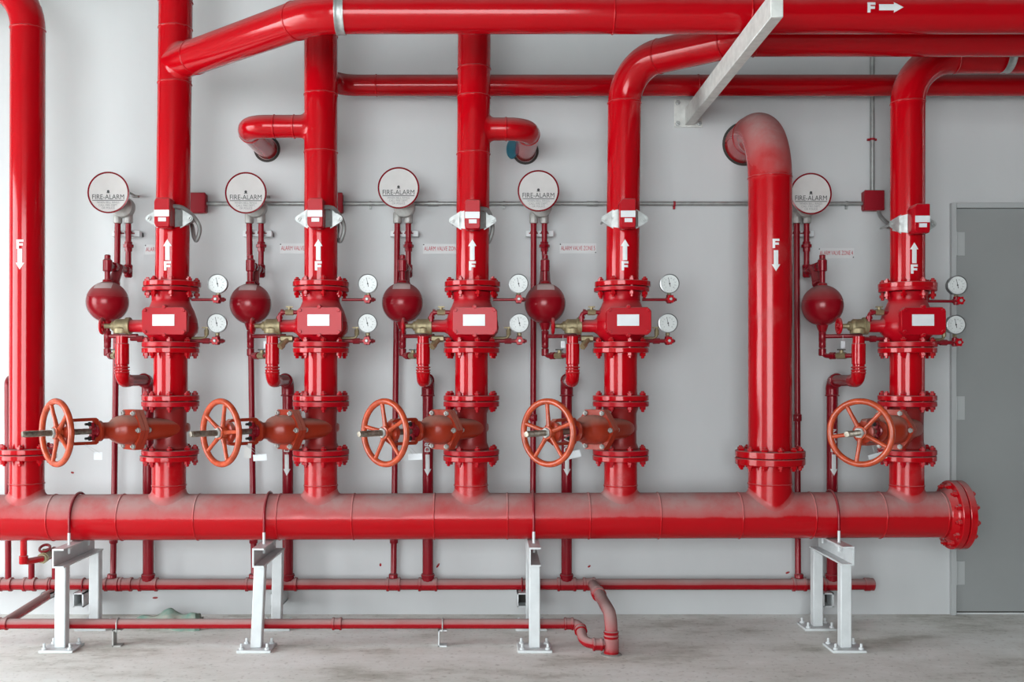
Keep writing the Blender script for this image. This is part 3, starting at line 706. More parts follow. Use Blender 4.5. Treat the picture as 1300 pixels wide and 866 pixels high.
for i, zn in enumerate(ZONES): switch(i, zn)

# ------------------------------------------------------------------ gongs with their pipes, retard chambers
YP, YB, YG = 5.62, 5.34, 5.43
BELL = [(137.7, 244.5), (312.2, 245), (506, 238.7), (683.5, 242.5), (1029.3, 246)]
LP_T = [149.5, 316.5, 504.5, 677.5, 1011.5]; LP_B = [144, 322, 500, 676.5, 1013]
RP = [163, 331.5, 518.5, 691.2, 1024]
BALL = [(136.5, 383.5), (318, 386), (511, 384.5), (692, 385.5), (1044, 388)]
ZD = PZ(742, 5.6); RD = .030
def gong(i, zn):
    bx, by = BELL[i]; c = P(bx, by, YG); r_ = .1105
    t = thing('alarm_gong', 'round red fire alarm gong with cream lettered face, %s' % zn['n'], 'gong', (c.x, YW, c.z), group='fire alarm gongs')
    YM = T(0, YG - YW, 0) @ Matrix.Rotation(R(90), 4, 'X')          # z of the profile points at the viewer
    shell = lambda: MB().lathe([(.03, -.06), (.075, -.056), (.098, -.044), (r_ - .004, -.012), (r_, 0), (r_, .004), (r_ - .007, .006), (r_ - .009, .002), (.02, .001)], YM, 64)
    ob('gong_shell', cached('gong_shell', shell), 'trim', t)
    fc = ob('face', cached('gong_face', lambda: MB().lathe([(.002, .001), (r_ - .0085, .001), (r_ - .0085, .0035), (.002, .0035)], YM, 64)), 'face', t)
    px = YG / F                                                     # metres per photo pixel at this depth
    def txt(body, size, x, y, mat, nm, bold=0.0, sx=1.0):
        me = thicken(text_mesh(body, size, bold, sx=sx), .0006); me.transform(T(0, YG - YW - .0036, 0) @ FACE @ T(x, y, 0))
        me.name = nm; ob(nm, me, mat, fc)
    txt('FIRE-ALARM', 8.9 * px, 0, -5.9 * px, 'ink', 'lettering', sx=.87)
    ln = MB().box((0, YG - YW - .0038, -10 * px), (40.5 * px, .0008, .8 * px)); ob('underline', ln.mesh('underline'), 'ink', fc)
    em = MB().lathe([(.001, .0035), (1.7 * px, .0035), (1.7 * px, .0042), (.001, .0042)], T(0, 0, 1.4 * px) @ YM, 16).box((0, YG - YW - .0038, -.5 * px), (4.4 * px, .0008, .8 * px)); ob('emblem', em.mesh('emblem'), 'ink', fc)
    for k, s_ in enumerate(('WHEN BELL RINGS', 'CALL FIRE DEPT.', 'OR POLICE')):
        txt(s_, 3.9 * px, 0, (-12.8 - 3.5 * k) * px, 'ink_soft', 'small_lettering', sx=.86)
    # water motor casting behind the gong, sockets on the two pipes
    dx = P((LP_T[i] + RP[i]) / 2, 270, YP).x - c.x; zs = PZ(272, YP) - c.z
    cast = MB().lathe([(.02, -.055), (.05, -.06), (.055, -.075), (.055, -.13), (.03, -.14)], YM, 28).box((0, 0, 0), (.03, .04, .03))
    cast = MB().lathe([(.055, .055), (.058, .06), (.058, .115), (.05, .12)], T(0, YG - YW, 0) @ Matrix.Rotation(R(-90), 4, 'X'), 32)
    cast.lathe([(.05, .13), (.058, .135), (.058, .19), (.02, .195)], T(dx + .01, YG - YW, zs + .035) @ Matrix.Rotation(R(-90), 4, 'X'), 32)
    cast.cyl((0, -.13, 0), (dx, -.1, zs + .03), .03, 20)
    ob('motor_casting', cast.mesh('motor_casting'), 'cast_grey', t)
    for nm, q in (('l', LP_T[i]), ('r', RP[i])):
        xs = P(q, 280, YP).x - c.x; z1 = PZ(283.5, YP) - c.z
        ob('socket', MB().lathe([(.022, z1), (.024, z1 + .006), (.024, z1 + .05), (.02, z1 + .06)], T(xs, YP - YW, 0), 20).mesh('socket'), 'cast_grey', t)
    ob('back_bolt', MB().cyl((.05, 0, .03), (.05, -.235, .03), .006, 10).box((.055, -.03, .024), (.03, .03, .012)).mesh('back_bolt'), 'cast_grey', t)
    return t
def gong_drain(i, zn):
    a = P(LP_T[i], 284, YP); b_ = P(LP_B[i], 700, YP); k = (ZD - a.z) / (b_.z - a.z); e = a + (b_ - a) * k
    t = thing('gong_drain_pipe', 'thin straight red pipe down from the gong, %s' % zn['n'], 'pipe', e, group='gong drain pipes')
    e2 = Vector((e.x, 5.605, ZD + RD * .8))
    wpart('pipe', MB().sweep([a, a + (e - a) * .97, e2], .0165, 16), 'trim', t)
    wpart('coupling', MB().lathe([(.02, 0), (.023, .004), (.023, .036), (.02, .04)], T(a + (e - a) * ((PZ(535 if i > 2 else 690, YP) - a.z) / (e.z - a.z))), 16), 'trim', t)
    wpart('socket', MB().lathe([(.02, 0), (.025, .003), (.025, .022), (.022, .026)], T(e.x, 5.605, ZD + RD + .001), 16), 'trim', t)
    return t
def gong_supply(i, zn):
    """pipe from the gong down to a union, then a strainer forward to the tee over the chamber"""
    a = P(RP[i], 284, YP); bx, by = BALL[i]; bc = P(bx, by, YB); rb = .107
    zt = PZ(337, YB); t = thing('gong_supply_pipe', 'red pipe with union and strainer from chamber to gong, %s' % zn['n'], 'pipe', (bc.x, YB, bc.z + rb), group='gong supply pipes')
    W = lambda nm, mb, mat='trim', **k: wpart(nm, mb, mat, t, **k)
    W('pipe', MB().cyl(a, (a.x, YP, zt), .0155, 16))
    zu = PZ(313, YP)
    W('union', MB().lathe([(.02, -.028), (.021, -.008), (.029, -.006), (.029, .01), (.022, .012), (.021, .026)], T(a.x, YP, zu), 8), smooth=25)
    W('elbow', MB().lathe([(.015, -.038), (.022, -.03), (.023, .028), (.02, .034)], T(a.x, YP, zt), 16).cyl((a.x, YP, zt), (a.x, YP - .04, zt), .022, 16))
    q0 = Vector((a.x, YP - .03, zt)); q1 = Vector((bc.x, YB, zt)); d = q1 - q0
    W('cross_pipe', MB().cyl(q0, q1, .0145, 16))
    for f_ in (.3, .62): W('collar', MB().cyl(q0 + d * f_, q0 + d * (f_ + .12), .026, 8), smooth=25)
    W('strainer', MB().cyl(q0 + d * .42 + Vector((0, 0, .005)), q0 + d * .70 + Vector((.0, -.0, -.085)), .024, 16, .03).cyl(q0 + d * .70 + Vector((0, 0, -.085)), q0 + d * .73 + Vector((0, 0, -.097)), .033, 6))
    zb_ = bc.z + rb * .96
    W('riser_nipple', MB().cyl((bc.x, YB, zb_), (bc.x, YB, zt), .0145, 16))
    W('tee', MB().lathe([(.02, -.032), (.024, -.028), (.024, .026), (.02, .03), (.0155, .034), (.0155, .052), (.01, .056)], T(bc.x, YB, zt), 16).cyl((bc.x, YB, zt), (bc.x, YB + .04, zt), .021, 16))
    return t
def chamber(i, zn):
    bx, by = BALL[i]; c = P(bx, by, YB); rb = .107
    t = thing('retard_chamber', 'dark red round retard chamber ball, %s' % zn['n'], 'tank', (c.x, YB, c.z - rb - .03), group='round retard chambers')
    ob('tank', cached('chamber_tank', lambda: MB().sphere((0, 0, rb + .03), rb, 48, 28), smooth=180), 'ball', t)
    ob('top_neck', cached('chamber_top', lambda: MB().lathe([(.026, 0), (.024, .012), (.02, .014)], T(0, 0, 2 * rb + .03 - .004), 16)), 'ball', t)
    ob('bottom_neck', cached('chamber_bottom', lambda: MB().lathe([(.02, 0), (.022, .006), (.03, .03), (.034, .042)], T(0, 0, 0), 16)), 'ball', t)
    if i < 4:
        def lab():
            mb = MB(); vv = []; ff = []; n, m_ = 8, 6
            for q in (.0, 1.0):
                for j in range(m_ + 1):
                    for k in range(n + 1):
                        el = R(38 + 25 * j / m_); az = R(-33 + 66 * k / n); rr = rb + .0002 + .001 * q
                        az = az / (1.0 if j == 0 else 1.0) * (math.cos(R(40)) / max(.5, math.cos(el)))
                        vv.append((rr * math.cos(el) * math.sin(az), -rr * math.cos(el) * math.cos(az), rb + .03 + rr * math.sin(el)))
            N = (n + 1) * (m_ + 1)
            for j in range(m_):
                for k in range(n):
                    a = j * (n + 1) + k; ff.append((N + a, N + a + 1, N + a + n + 2, N + a + n + 1)); ff.append((a, a + n + 1, a + n + 2, a + 1))
            return mb.put(vv, ff)
        ob('sticker', cached('chamber_sticker', lab), 'sticker', t, label='faded pale sticker')
    return t
def chamber_drain(i, zn):
    bx, by = BALL[i]; c = P(bx, by, YB); rb = .107; x2 = PXX(zn['alarm']) - .248; zl = PZ(452, YB)
    t = thing('chamber_drain_trim', 'small red pipe with brass cock below the chamber ball, %s' % zn['n'], 'pipe', (c.x, YB, zl), group='chamber drain trims')
    W = lambda nm, mb, mat='trim', **k: wpart(nm, mb, mat, t, **k)
    zb_ = c.z - rb - .025
    a = Vector((c.x, YB, zb_)); b_ = Vector((c.x, YB, zl)); e = Vector((x2 - .022, YR + .02, zl)); d = (e - b_)
    W('pipe', MB().pipe([a, b_, e], .0125, .03, 14))
    W('collar', MB().lathe([(.016, -.02), (.0185, -.016), (.0185, .016), (.016, .02)], T(c.x, YB, zl + .062), 12))
    W('collar', MB().lathe([(.016, -.02), (.0195, -.016), (.0195, .016), (.016, .02)], T(c.x, YB, zl + .02), 12))
    W('collar', MB().cyl(b_ + d * .26, b_ + d * .42, .019, 12))
    bc = W('brass_cock', MB().cyl(b_ + d * .48, b_ + d * .78, .017, 8).cyl(b_ + d * .63, b_ + d * .63 + Vector((0, 0, .028)), .0105, 10), 'brass')
    W('lever', MB().box(b_ + d * .63 + Vector((0, 0, .031)), (.04, .012, .006)), 'dark')
    # pressure line back to the valve
    z2 = PZ(427, YB); W('side_line', MB().cyl((c.x, YB, z2), (x2 + .05, YR + .08, z2), .011, 12)); W('side_tee', MB().lathe([(.016, -.03), (.019, -.026), (.019, .026), (.016, .03)], T(c.x, YB, z2), 12))
    q = Vector((c.x + .09, YB - .035, z2))
    W('hanging_tag', MB().box(q + Vector((0, -.015, -.045)), (.022, .0015, .036)).box(q + Vector((0, -.015, -.012)), (.0015, .0015, .03)), 'plate', label='small white tag on wire')
    return t
def angle_valve(i, zn):
    x = PXX(zn['alarm']); z = PZ(414)
    t = thing('drain_angle_valve', 'brass angle drain valve with tiny red wheel, %s' % zn['n'], 'valve', (x - .248, YR, z - .045), group='brass angle valves')
    YX = Matrix.Rotation(R(-90), 4, 'Y')                            # profile axis towards -x
    def body():
        mb = MB().lathe([(.033, -.045), (.044, -.043), (.044, -.022), (.036, -.02), (.0355, .028), (.03, .034), (.026, .038)], T(0, 0, .045) @ YX @ T(0, 0, -.0), 20)
        mb.lathe([(.0405, -.038), (.0425, -.036), (.0425, -.014), (.036, -.008), (.03, .02)], T(0, 0, .045) @ T(0, 0, 0), 20)
        mb.lathe([(.024, .036), (.024, .05), (.018, .052), (.012, .062), (.012, .09)], T(0, 0, .045) @ YX, 16)
        return mb
    ob('body', cached('angle_body', body), 'brass', t)
    w = ob('handwheel', cached('angle_wheel', lambda: MB().torus(.036, .008, YX, 28, 8)), 'valve', t, (-.1, 0, .045))
    for k in range(4): ob('spoke', cached('angle_spoke', lambda: MB().cyl((0, 0, 0), (0, 0, .036), .006, 8)), 'valve', w, (0, 0, 0), (R(90 * k + 20), 0, 0))
    ob('hub', cached('angle_hub', lambda: MB().lathe([(.012, -.012), (.014, 0), (.011, .01)], YX, 12)), 'valve', w)
    return t
def drain_drop(i, zn):
    x = PXX(zn['alarm']) - .248; z0 = PZ(414) - .083; zc = PZ(483.5); Yb = 5.6
    t = thing('drain_drop_pipe', 'red drain pipe stepping back and down behind the header, %s' % zn['n'], 'pipe', (x, Yb, ZD + RD), group='drain drop pipes')
    W = lambda nm, mb, mat='red', **k: wpart(nm, mb, mat, t, **k)
    W('pipe', MB().cyl((x, YR, z0 + .03), (x, YR, PZ(476)), .0295, 28))
    W('coupling', MB().lathe([(.031, 0), (.0345, .003), (.0345, PZ(436) - PZ(463) - .003), (.031, PZ(436) - PZ(463))], T(x, YR, PZ(463)), 28))
    for py in (466.5, 470, 473.5): W('groove_ring', MB().torus(.0335, .0042, T(x, YR, PZ(py)), 32, 8))
    W('upper_elbow', MB().pipe([(x, YR, PZ(470)), (x, YR, zc), (x, YR + .085, zc)], .0345, .048, 28, 10))
    W('cross_pipe', MB().cyl((x, YR + .06, zc), (x, Yb - .04, zc), .0295, 28), 'drain')
    W('lower_elbow', MB().pipe([(x, Yb - .075, zc), (x, Yb, zc), (x, Yb, zc - .085)], .0345, .048, 28, 10), 'trim')
    W('elbow_rim', MB().torus(.0345, .0045, T(x, Yb, zc - .083), 32, 8), 'trim')
    W('elbow_rim', MB().torus(.0345, .0045, T(x, Yb - .073, zc) @ Matrix.Rotation(R(90), 4, 'X'), 32, 8), 'trim')
    W('drop', MB().cyl((x, Yb, zc - .07), (x, Yb, ZD), .0295, 28), 'trim')
    W('foot_socket', MB().lathe([(.034, 0), (.0375, .003), (.0375, .012), (.034, .016), (.034, -.02)], T(x, Yb, ZD + RD + .012), 24), 'trim')
    if i > 0:
        r_ = .0297
        me = wrap(text_mesh('DRAIN', .045, .0008, sx=1).copy(), .5, .0008) if False else text_mesh('DRAIN', .042, .0008)
        me.transform(Matrix.Rotation(R(90), 4, 'Z')); me = wrap(me, r_)
        o = ob('lettering', me, 'decal', t, (0, 0, PZ(559, Yb) - ZD - RD), label='white word DRAIN')
        me = wrap(poly_mesh([[(x_, -y_) for x_, y_ in reversed(p)] for p in arrow_poly(.115, .022, .04, .036)]), r_)
        ob('flow_arrow', me, 'decal', t, (0, 0, PZ(590, Yb) - ZD - RD), label='white down arrow')
    return t
def gauges(i, zn):
    x0 = PXX(zn['alarm']); out = []
    for k, (pyg, pyv) in enumerate(((360.5, 380.5), (410.5, 433))):
        dx = [(60, 59), (59.5, 59), (59, 60), (60.5, 58.5), (62, 60)][i][k] * .004; z = PZ(pyg) + zn['dz']; zv = PZ(pyv) + zn['dz']
        w = ('upper', 'lower')[k]
        t = thing('pressure_gauge', 'round white pressure gauge, %s of two, %s' % (w, zn['n']), 'gauge', (x0 + dx, YR, zv + .02), group='pressure gauges')
        YM = Matrix.Rotation(R(90), 4, 'X'); zc = z - zv - .02
        ob('case', cached('gauge_case', lambda: MB().lathe([(.03, -.03), (.044, -.028), (.047, -.02), (.047, .012), (.0495, .014), (.0495, .019), (.0455, .02), (.0445, .014), (.01, .0135)], YM, 48)), 'case', t, (0, 0, zc))
        d = ob('dial', cached('gauge_dial', lambda: MB().lathe([(.001, .0135), (.0448, .0135), (.0448, .015), (.001, .015)], YM, 40)), 'dial', t, (0, 0, zc))
        def ticks():
            mb = MB()
            for q in range(28):
                a = R(-225 + 270 * q / 27) ; r1 = .040; r0 = .034 if q % 3 == 0 else .037
                mb.box(((r0 + r1) / 2, -.0153, 0), (r1 - r0, .0006, .0011), Matrix.Rotation(-a, 4, 'Y'))
            return mb
        ob('scale_marks', cached('gauge_ticks', ticks), 'ink_soft', d)
        for q in range(0, 10):
            a = R(225 - 270 * q / 9); me = MESH.get('num%d' % q)
            if me is None:
                me = thicken(text_mesh(str(q * 2), .0095), .0005); me.transform(T(.0275 * math.cos(a), -.0151, .0275 * math.sin(a)) @ FACE); MESH['num%d' % q] = me
            if i in (0, 1, 2, 3, 4): ob('scale_number', me, 'ink_soft', d)
        ob('needle', cached('gauge_needle', lambda: MB().prism([(-.0016, -.016), (.0016, -.016), (.0007, .032), (-.0007, .032)], .0158, .0166, YM).lathe([(.004, .0152), (.004, .0172)], YM, 12)), 'ink', d, (0, 0, 0), (0, R(-12), 0))
        ob('stem', MB().lathe([(.006, 0), (.006, zc - .045)], None, 10).lathe([(.011, zc - .062), (.011, zc - .046)], None, 6).mesh('stem'), 'brass', t)
        # its shut-off valve on a nipple from the alarm valve
        v = thing('gauge_valve', 'tiny red valve under the %s gauge, %s' % (w, zn['n']), 'valve', (x0 + dx, YR, zv - .02), group='gauge shut-off valves')
        xr = -dx + (.105 if k == 0 else .10)
        ob('nipple', MB().cyl((xr, 0, .02), (-.01, 0, .02), .0075 if k == 0 else .010, 12).mesh('nipple'), 'trim', v)
        if k == 1:
            ob('collar', cached('gv_collar', lambda: MB().cyl((-.075, 0, .02), (-.04, 0, .02), .015, 8), smooth=25), 'trim', v)
            ob('bleed_cock', cached('gv_bleed', lambda: MB().pipe([(-.13, 0, .035), (-.055, 0, .035), (-.055, 0, .085)], .007, .02, 10).cyl((-.055, 0, .05), (-.055, 0, .078), .012, 8).box((-.062, 0, .088), (.03, .012, .007))), 'brass', v)
        ob('body', cached('gv_body', lambda: MB().lathe([(.010, -.012), (.0145, -.008), (.0145, .03), (.009, .034), (.009, .045)], T(0, 0, .012), 12).cyl((-.018, 0, .02), (.03, 0, .02), .0115, 8).cyl((.03, 0, .02), (.038, 0, .02), .007, 8).cyl((0, 0, .02), (0, -.045, .02), .009, 12)), 'trim', v)
        def gw():
            mb = MB(); n = 32; vv = []
            poly = [((.0195 + .003 * math.cos(6 * 2 * math.pi * q / n)) * math.cos(2 * math.pi * q / n), (.0195 + .003 * math.cos(6 * 2 * math.pi * q / n)) * math.sin(2 * math.pi * q / n)) for q in range(n)]
            return mb.prism(poly, .042, .052, YM)
        hw = ob('handwheel', cached('gv_wheel', gw), 'valve', v, (0, 0, .02))
        ob('wheel_nut', cached('gv_nut', lambda: MB().lathe([(.008, .051), (.008, .058), (.006, .06)], YM, 8)), 'steel', hw)
def strut(i, zn):
    z = PZ(295.5, YP); xl, xr = P(LP_T[i] - 10, 0, YP).x, P(RP[i] + 12, 0, YP).x
    t = thing('pipe_strut', 'short white wall strut clamping the gong pipes, %s' % zn['n'], 'bracket', ((xl + xr) / 2, YW, z), group='gong pipe struts')
    wpart('channel', MB().box(((xl + xr) / 2, YW - .05, z), (xr - xl, .04, .034)), 'white', t, bevel=.002)
    for x in (xl + .012, xr - .012): wpart('standoff', MB().box((x, YW - .016, z), (.02, .032, .02)), 'dark', t)
    for q in (LP_T[i], RP[i]):
        x = P(q, 295, YP).x; wpart('clamp', MB().lathe([(.017, -.003), (.0195, -.003), (.0195, .003), (.017, .003)], T(x, YP, z + .004), 20, cap=False).box((x, YP + .03, z), (.05, .024, .006)), 'trim', t)
def zone_sign(i):
    x0, x1, py = [(184, 228, 317), (355.5, 399, 315.5), (537, 581, 316), (710.5, 757, 315.5), (1039, 1084, 321.5)][i]
    body = ['ALARM VALVE ZONE', 'ALARM VALVE ZONE', 'ALARM VALVE ZONE', 'ALARM VALVE ZONE 5', 'ALARM VALVE ZONE 4'][i]
    lab = ['white wall sign with red writing half behind the leftmost riser', 'white wall sign with red writing cut off by the second riser', 'white wall sign with red writing cut off by the middle riser',
           'white wall sign with full red line of writing beside the fourth riser', 'white wall sign with red writing above the rightmost chamber ball'][i]
    a = P(x0, py, YW); b_ = P(x1, py, YW); w = b_.x - a.x; h = .056
    t = thing('zone_sign', lab, 'sign', ((a.x + b_.x) / 2, YW, a.z), group='alarm valve zone signs')
    ob('board', cached('zone_board%d' % i, lambda: MB().box((0, -.002, 0), (w, .004, h))), 'sign', t)
    me = text_mesh(body, .034, 0, 'LEFT', sx=.60); xs = [v.co.x for v in me.vertices]; full = max(xs) - min(xs)
    if i > 2: me.transform(Matrix.Diagonal((w * .93 / full, 1, 1, 1)))
    me = thicken(me, .0008); me.transform(T(-w / 2 + w * .035, -.004, 0) @ FACE); ob('lettering', me, 'redink', t)
    for s_ in ((-1, 1), (1, -1)): ob('screw', cached('sign_screw', lambda: MB().sphere((0, -.004, 0), .0035, 10, 6)), 'dark', t, (s_[0] * (w / 2 - .004), 0, s_[1] * (h / 2 - .005)))
def paper_tag(i, zn):
    px, py, rot, w, h = [(124.5, 579, 0, .040, .036), (330, 581, 4, .064, .030), (527, 580, 3, .066, .030), (727, 577.5, 14, .075, .034), (1114, 580, 16, .085, .036)][i]
    x = PXX(zn['gate']); d = Vector((-math.sin(AX), -math.cos(AX), 0)); q = Vector((x, YR, 0)) + d * .47; Yt = q.y
    c = P(px, py, Yt); top = (RZ_FL[2] + RZ_FL[3]) / 2 - .05
    t = thing('paper_tag', 'white paper tag tied to the gate valve yoke, %s' % zn['n'], 'tag', c, group='paper tags on the gate valves')
    ob('card', MB().box((0, 0, 0), (w, .0012, h), Matrix.Rotation(R(-rot), 4, 'Y')).mesh('card'), 'plate', t)
    s = MB(); tp = Vector((q.x, Yt, top)) - c
    s.sweep([(-.012, 0, h * .35), (tp.x * .5 - .006, 0, tp.z * .6), tp], .0009, 6).sweep([(.012, 0, h * .35), (tp.x * .5 + .008, 0, tp.z * .6), tp], .0009, 6)
    ob('string', s.mesh('string'), 'steel', t)
    if i in (1, 2): ob('card', MB().box((0, .006, 0), (.034, .0012, .07), T(tp.x * .55 - .014, 0, tp.z * .45) @ Matrix.Rotation(R(-12 if i == 2 else 3), 4, 'Y')).mesh('card'), 'face', t, label='second hanging card')
for i, zn in enumerate(ZONES):
    gong(i, zn); gong_drain(i, zn); gong_supply(i, zn); chamber(i, zn); chamber_drain(i, zn)
    angle_valve(i, zn); drain_drop(i, zn); gauges(i, zn); strut(i, zn); zone_sign(i); paper_tag(i, zn)

# ------------------------------------------------------------------ stands under the header
def stand(px_x, lean, label, flip):
    x = px_x; zt = hz(x) - HR - .001; bh = .092; zb_ = zt - bh; Yf, Yr_ = 4.997, 5.42; w = .053
    t = thing('pipe_stand', label, 'stand', (x, (Yf + Yr_) / 2, 0), group='white stands under the header')
    W = lambda nm, mb, mat='white', **k: wpart(nm, mb, mat, t, **k)
    for k, Y in enumerate((Yf, Yr_)):
        s_ = lean if k == 0 else lean * .4; mb = MB()
        vv = []
        for z_, sh in ((.012, s_), (zb_ + .0005, 0)):
            vv += [(x + sh - w / 2, Y - w / 2, z_), (x + sh + w / 2, Y - w / 2, z_), (x + sh + w / 2, Y + w / 2, z_), (x + sh - w / 2, Y + w / 2, z_)]
        mb.put(vv, [(0, 1, 2, 3), (4, 5, 6, 7), (0, 1, 5, 4), (1, 2, 6, 5), (2, 3, 7, 6), (3, 0, 4, 7)])
        W('leg', mb, bevel=.004)
        bpn = W('base_plate', MB().box((x + s_, Y, .006), (.165, .15, .012)), bevel=.002)
        for a in (-1, 1):
            for b_ in (-1, 1):
                W('anchor_bolt', MB().lathe([(.012, .011), (.012, .022), (.0065, .0225), (.0065, .04), (.004, .042)], T(x + s_ + a * .062, Y + b_ * .054, 0), 8))
    # channel beam: web on one side, lips top and bottom
    y0, y1 = Yf - .055, Yr_ + .035; yc, L = (y0 + y1) / 2, y1 - y0; o = -1 if flip else 1; bw = .056
    mb = MB().box((x - o * (bw / 2 - .004), yc, zb_ + bh / 2), (.008, L, bh)).box((x + o * .004, yc, zt - .004), (bw - .008, L, .008)).box((x + o * .004, yc, zb_ + .004), (bw - .008, L, .008))
    W('channel_beam', mb)
    # U-bolt over the header
    ub = [(x, YR - HR - .008, zt - .035)] + [(x, YR - (HR + .008) * math.cos(R(a)), hz(x) + (HR + .008) * math.sin(R(a))) for a in range(0, 181, 10)] + [(x, YR + HR + .008, zt - .035)]
    W('u_bolt', MB().sweep(ub, .0065, 12), 'trim')
    for s_ in (-1, 1): W('u_bolt_end', MB().cyl((x, YR + s_ * (HR + .008), zt - .045), (x, YR + s_ * (HR + .008), hz(x) - .06), .0071, 10).lathe([(.014, -.022), (.014, -.009)], T(x, YR + s_ * (HR + .008), zt), 6), 'white')
    return t
stand(-2.078, -.004, 'white steel stand at the far left carrying the header pipe', False)
stand(-1.112, -.018, 'slightly leaning white steel stand, second from the left', False)
stand(.225, .0, 'white steel stand right of the middle beside the floor bend', False)
stand(1.738, .0, 'white steel stand at the right near the header end', True)

# ------------------------------------------------------------------ drain main along the wall and its brackets
xd0, xd1 = -3.1, P(1110, 742, 5.6).x
t = thing('drain_main', 'dusty thin red drain pipe running low along the wall', 'pipe', (xd0, 5.6, ZD))
wpart('pipe', MB().cyl((xd0, 5.6, ZD), (xd1 - .02, 5.6, ZD), RD, 28), 'drain', t)
wpart('end_cap', MB().lathe([(.033, 0), (.0365, .004), (.0365, .03), (.034, .034), (.034, .05), (.026, .056)], T(xd1 - .056, 5.6, ZD) @ Matrix.Rotation(R(90), 4, 'Y'), 24), 'drain', t)
def tee_h(x, w=.1, stub=0.0):
    mb = MB(); m4 = T(x - w / 2, 5.6, ZD) @ Matrix.Rotation(R(90), 4, 'Y')
    mb.lathe([(.0335, 0), (.0385, .002), (.0385, .014), (.0345, .017), (.0345, w - .017), (.0385, w - .014), (.0385, w - .002), (.0335, w)], m4, 24)
    return mb
tees = [(PXX(z_['alarm']) - .248, .105) for z_ in ZONES] + [(P(b_, 700, YP).x, .078) for b_ in LP_B] + [(P(p, 700, YP).x, .07) for p in (10, 40, 70)]
for x, w in tees: wpart('tee', tee_h(x, w), 'drain', t)
for px in (160, 748): wpart('coupling', tee_h(P(px, 742, 5.6).x, .07), 'drain', t)
for k, px in enumerate((62, 103, 352, 663, 1049)):
    x = P(px, 765, 5.56).x
    b_ = thing('drain_bracket', ['small white wall bracket at the far left under the drain main', 'small white wall bracket behind the far left stand', 'small white wall bracket behind the leaning stand', 'small white wall bracket beside the middle stand', 'small white wall bracket behind the right stand'][k], 'bracket', (x, YW, ZD - .1), group='drain main brackets')
    z1 = ZD - RD - .002; z0 = z1 - .075; w = .056
    if k == 0: z0 = z1 - .03
    mb = MB().box((x - w / 2 + .003, YW - .1, (z0 + z1) / 2), (.006, .2, z1 - z0)).box((x, YW - .1, z1 - .003), (w, .2, .006)).box((x, YW - .1, z0 + .003), (w, .2, .006)).box((x + w / 2 - .004, YW - .1, (z0 + z1) / 2), (.008, .2, z1 - z0))
    wpart('channel', mb, 'white', b_)
    wpart('channel_inside_shade', MB().box((x, YW - .06, (z0 + z1) / 2), (w - .014, .1, z1 - z0 - .012)), 'rim_and_shade', b_)  # dark block painted as the shade inside the open channel
    wpart('u_clip', MB().sweep([(x, 5.6 - RD - .004, z1)] + [(x, 5.6 - (RD + .004) * math.cos(R(a)), ZD + (RD + .004) * math.sin(R(a))) for a in range(0, 181, 15)] + [(x, 5.6 + RD + .004, z1)], .004, 8), 'trim', b_)
# low floor pipe
YL = 5.062; ZL = PZ(792, YL); xl, xr = PXX(4, YL), PXX(735, YL); xv, yv = PXX(776, 4.9), 4.9; rl = .0245
t = thing('floor_drain_pipe', 'dusty thin red pipe low over the floor in front of the wall', 'pipe', (xl, YL, ZL))
wpart('pipe', MB().pipe([(xl - .35, YL, ZL), (xr, YL, ZL), (xr + .012, yv + .02, .048), (xv, yv, .048)], rl, [.04, .06], 24, 8), 'drain', t)
xb_, yb_ = P(55, 757, 5.53).x, 5.69
wpart('rear_branch', MB().cyl((xl, YL, ZL), (xl + .02, yb_, .155), rl, 24), 'drain', t)
CO = [(.026, 0), (.0315, .003), (.0315, .011), (.0285, .014), (.0285, .036), (.0315, .039), (.0315, .047), (.026, .05)]
for px in (4, 428): wpart('coupling', MB().lathe(CO, T(PXX(px, YL) - .025, YL, ZL) @ Matrix.Rotation(R(90), 4, 'Y'), 24), 'drain', t)
wpart('coupling', MB().lathe(CO, T(xr - .075, YL, ZL) @ Matrix.Rotation(R(90), 4, 'Y'), 24), 'drain', t)
d = Vector((.012, yv + .02 - YL, .048 - ZL)).normalized()
wpart('coupling', MB().lathe([(q * 1.0, h * .6) for q, h in CO], T(Vector((xr, YL, ZL)) + d * .035) @ frame_z(d), 24), 'drain', t)
wpart('coupling', MB().lathe(CO, T(xv - .09, yv, .048) @ Matrix.Rotation(R(90), 4, 'Y'), 24), 'drain', t)
# bend from the drain main forward and into the floor
xm = P(752, 742, 5.6).x; rv = .0305
t = thing('floor_drop_pipe', 'dusty red pipe bending forward from the wall and down into the floor', 'pipe', (xv, yv, 0))
wpart('pipe', MB().pipe([(xm, 5.6, ZD), (xm + .01, 5.30, ZD), (xv, yv, ZD - .005), (xv, yv, -.01)], rv, [.05, .085], 28, 10), 'drain', t)
wpart('coupling', MB().lathe([(.032, -.03), (.038, -.027), (.038, -.016), (.035, -.013), (.035, .013), (.038, .016), (.038, .027), (.032, .03)], T(xm + .008, 5.36, ZD) @ frame_z((-.02, 1, 0)), 24), 'drain', t)
wpart('coupling', MB().lathe([(.032, 0), (.0365, .003), (.0365, .07), (.034, .073), (.034, .077), (.0365, .08), (.0365, .088), (.034, .092), (.034, .096), (.0365, .099), (.0365, .107), (.032, .11)], T(xv, yv, .004), 24), 'drain', t)
wpart('floor_mortar', MB().lathe([(.052, -.002), (.05, .003), (.04, .006), (.036, .007)], T(xv, yv, 0), 20), 'dish', t)
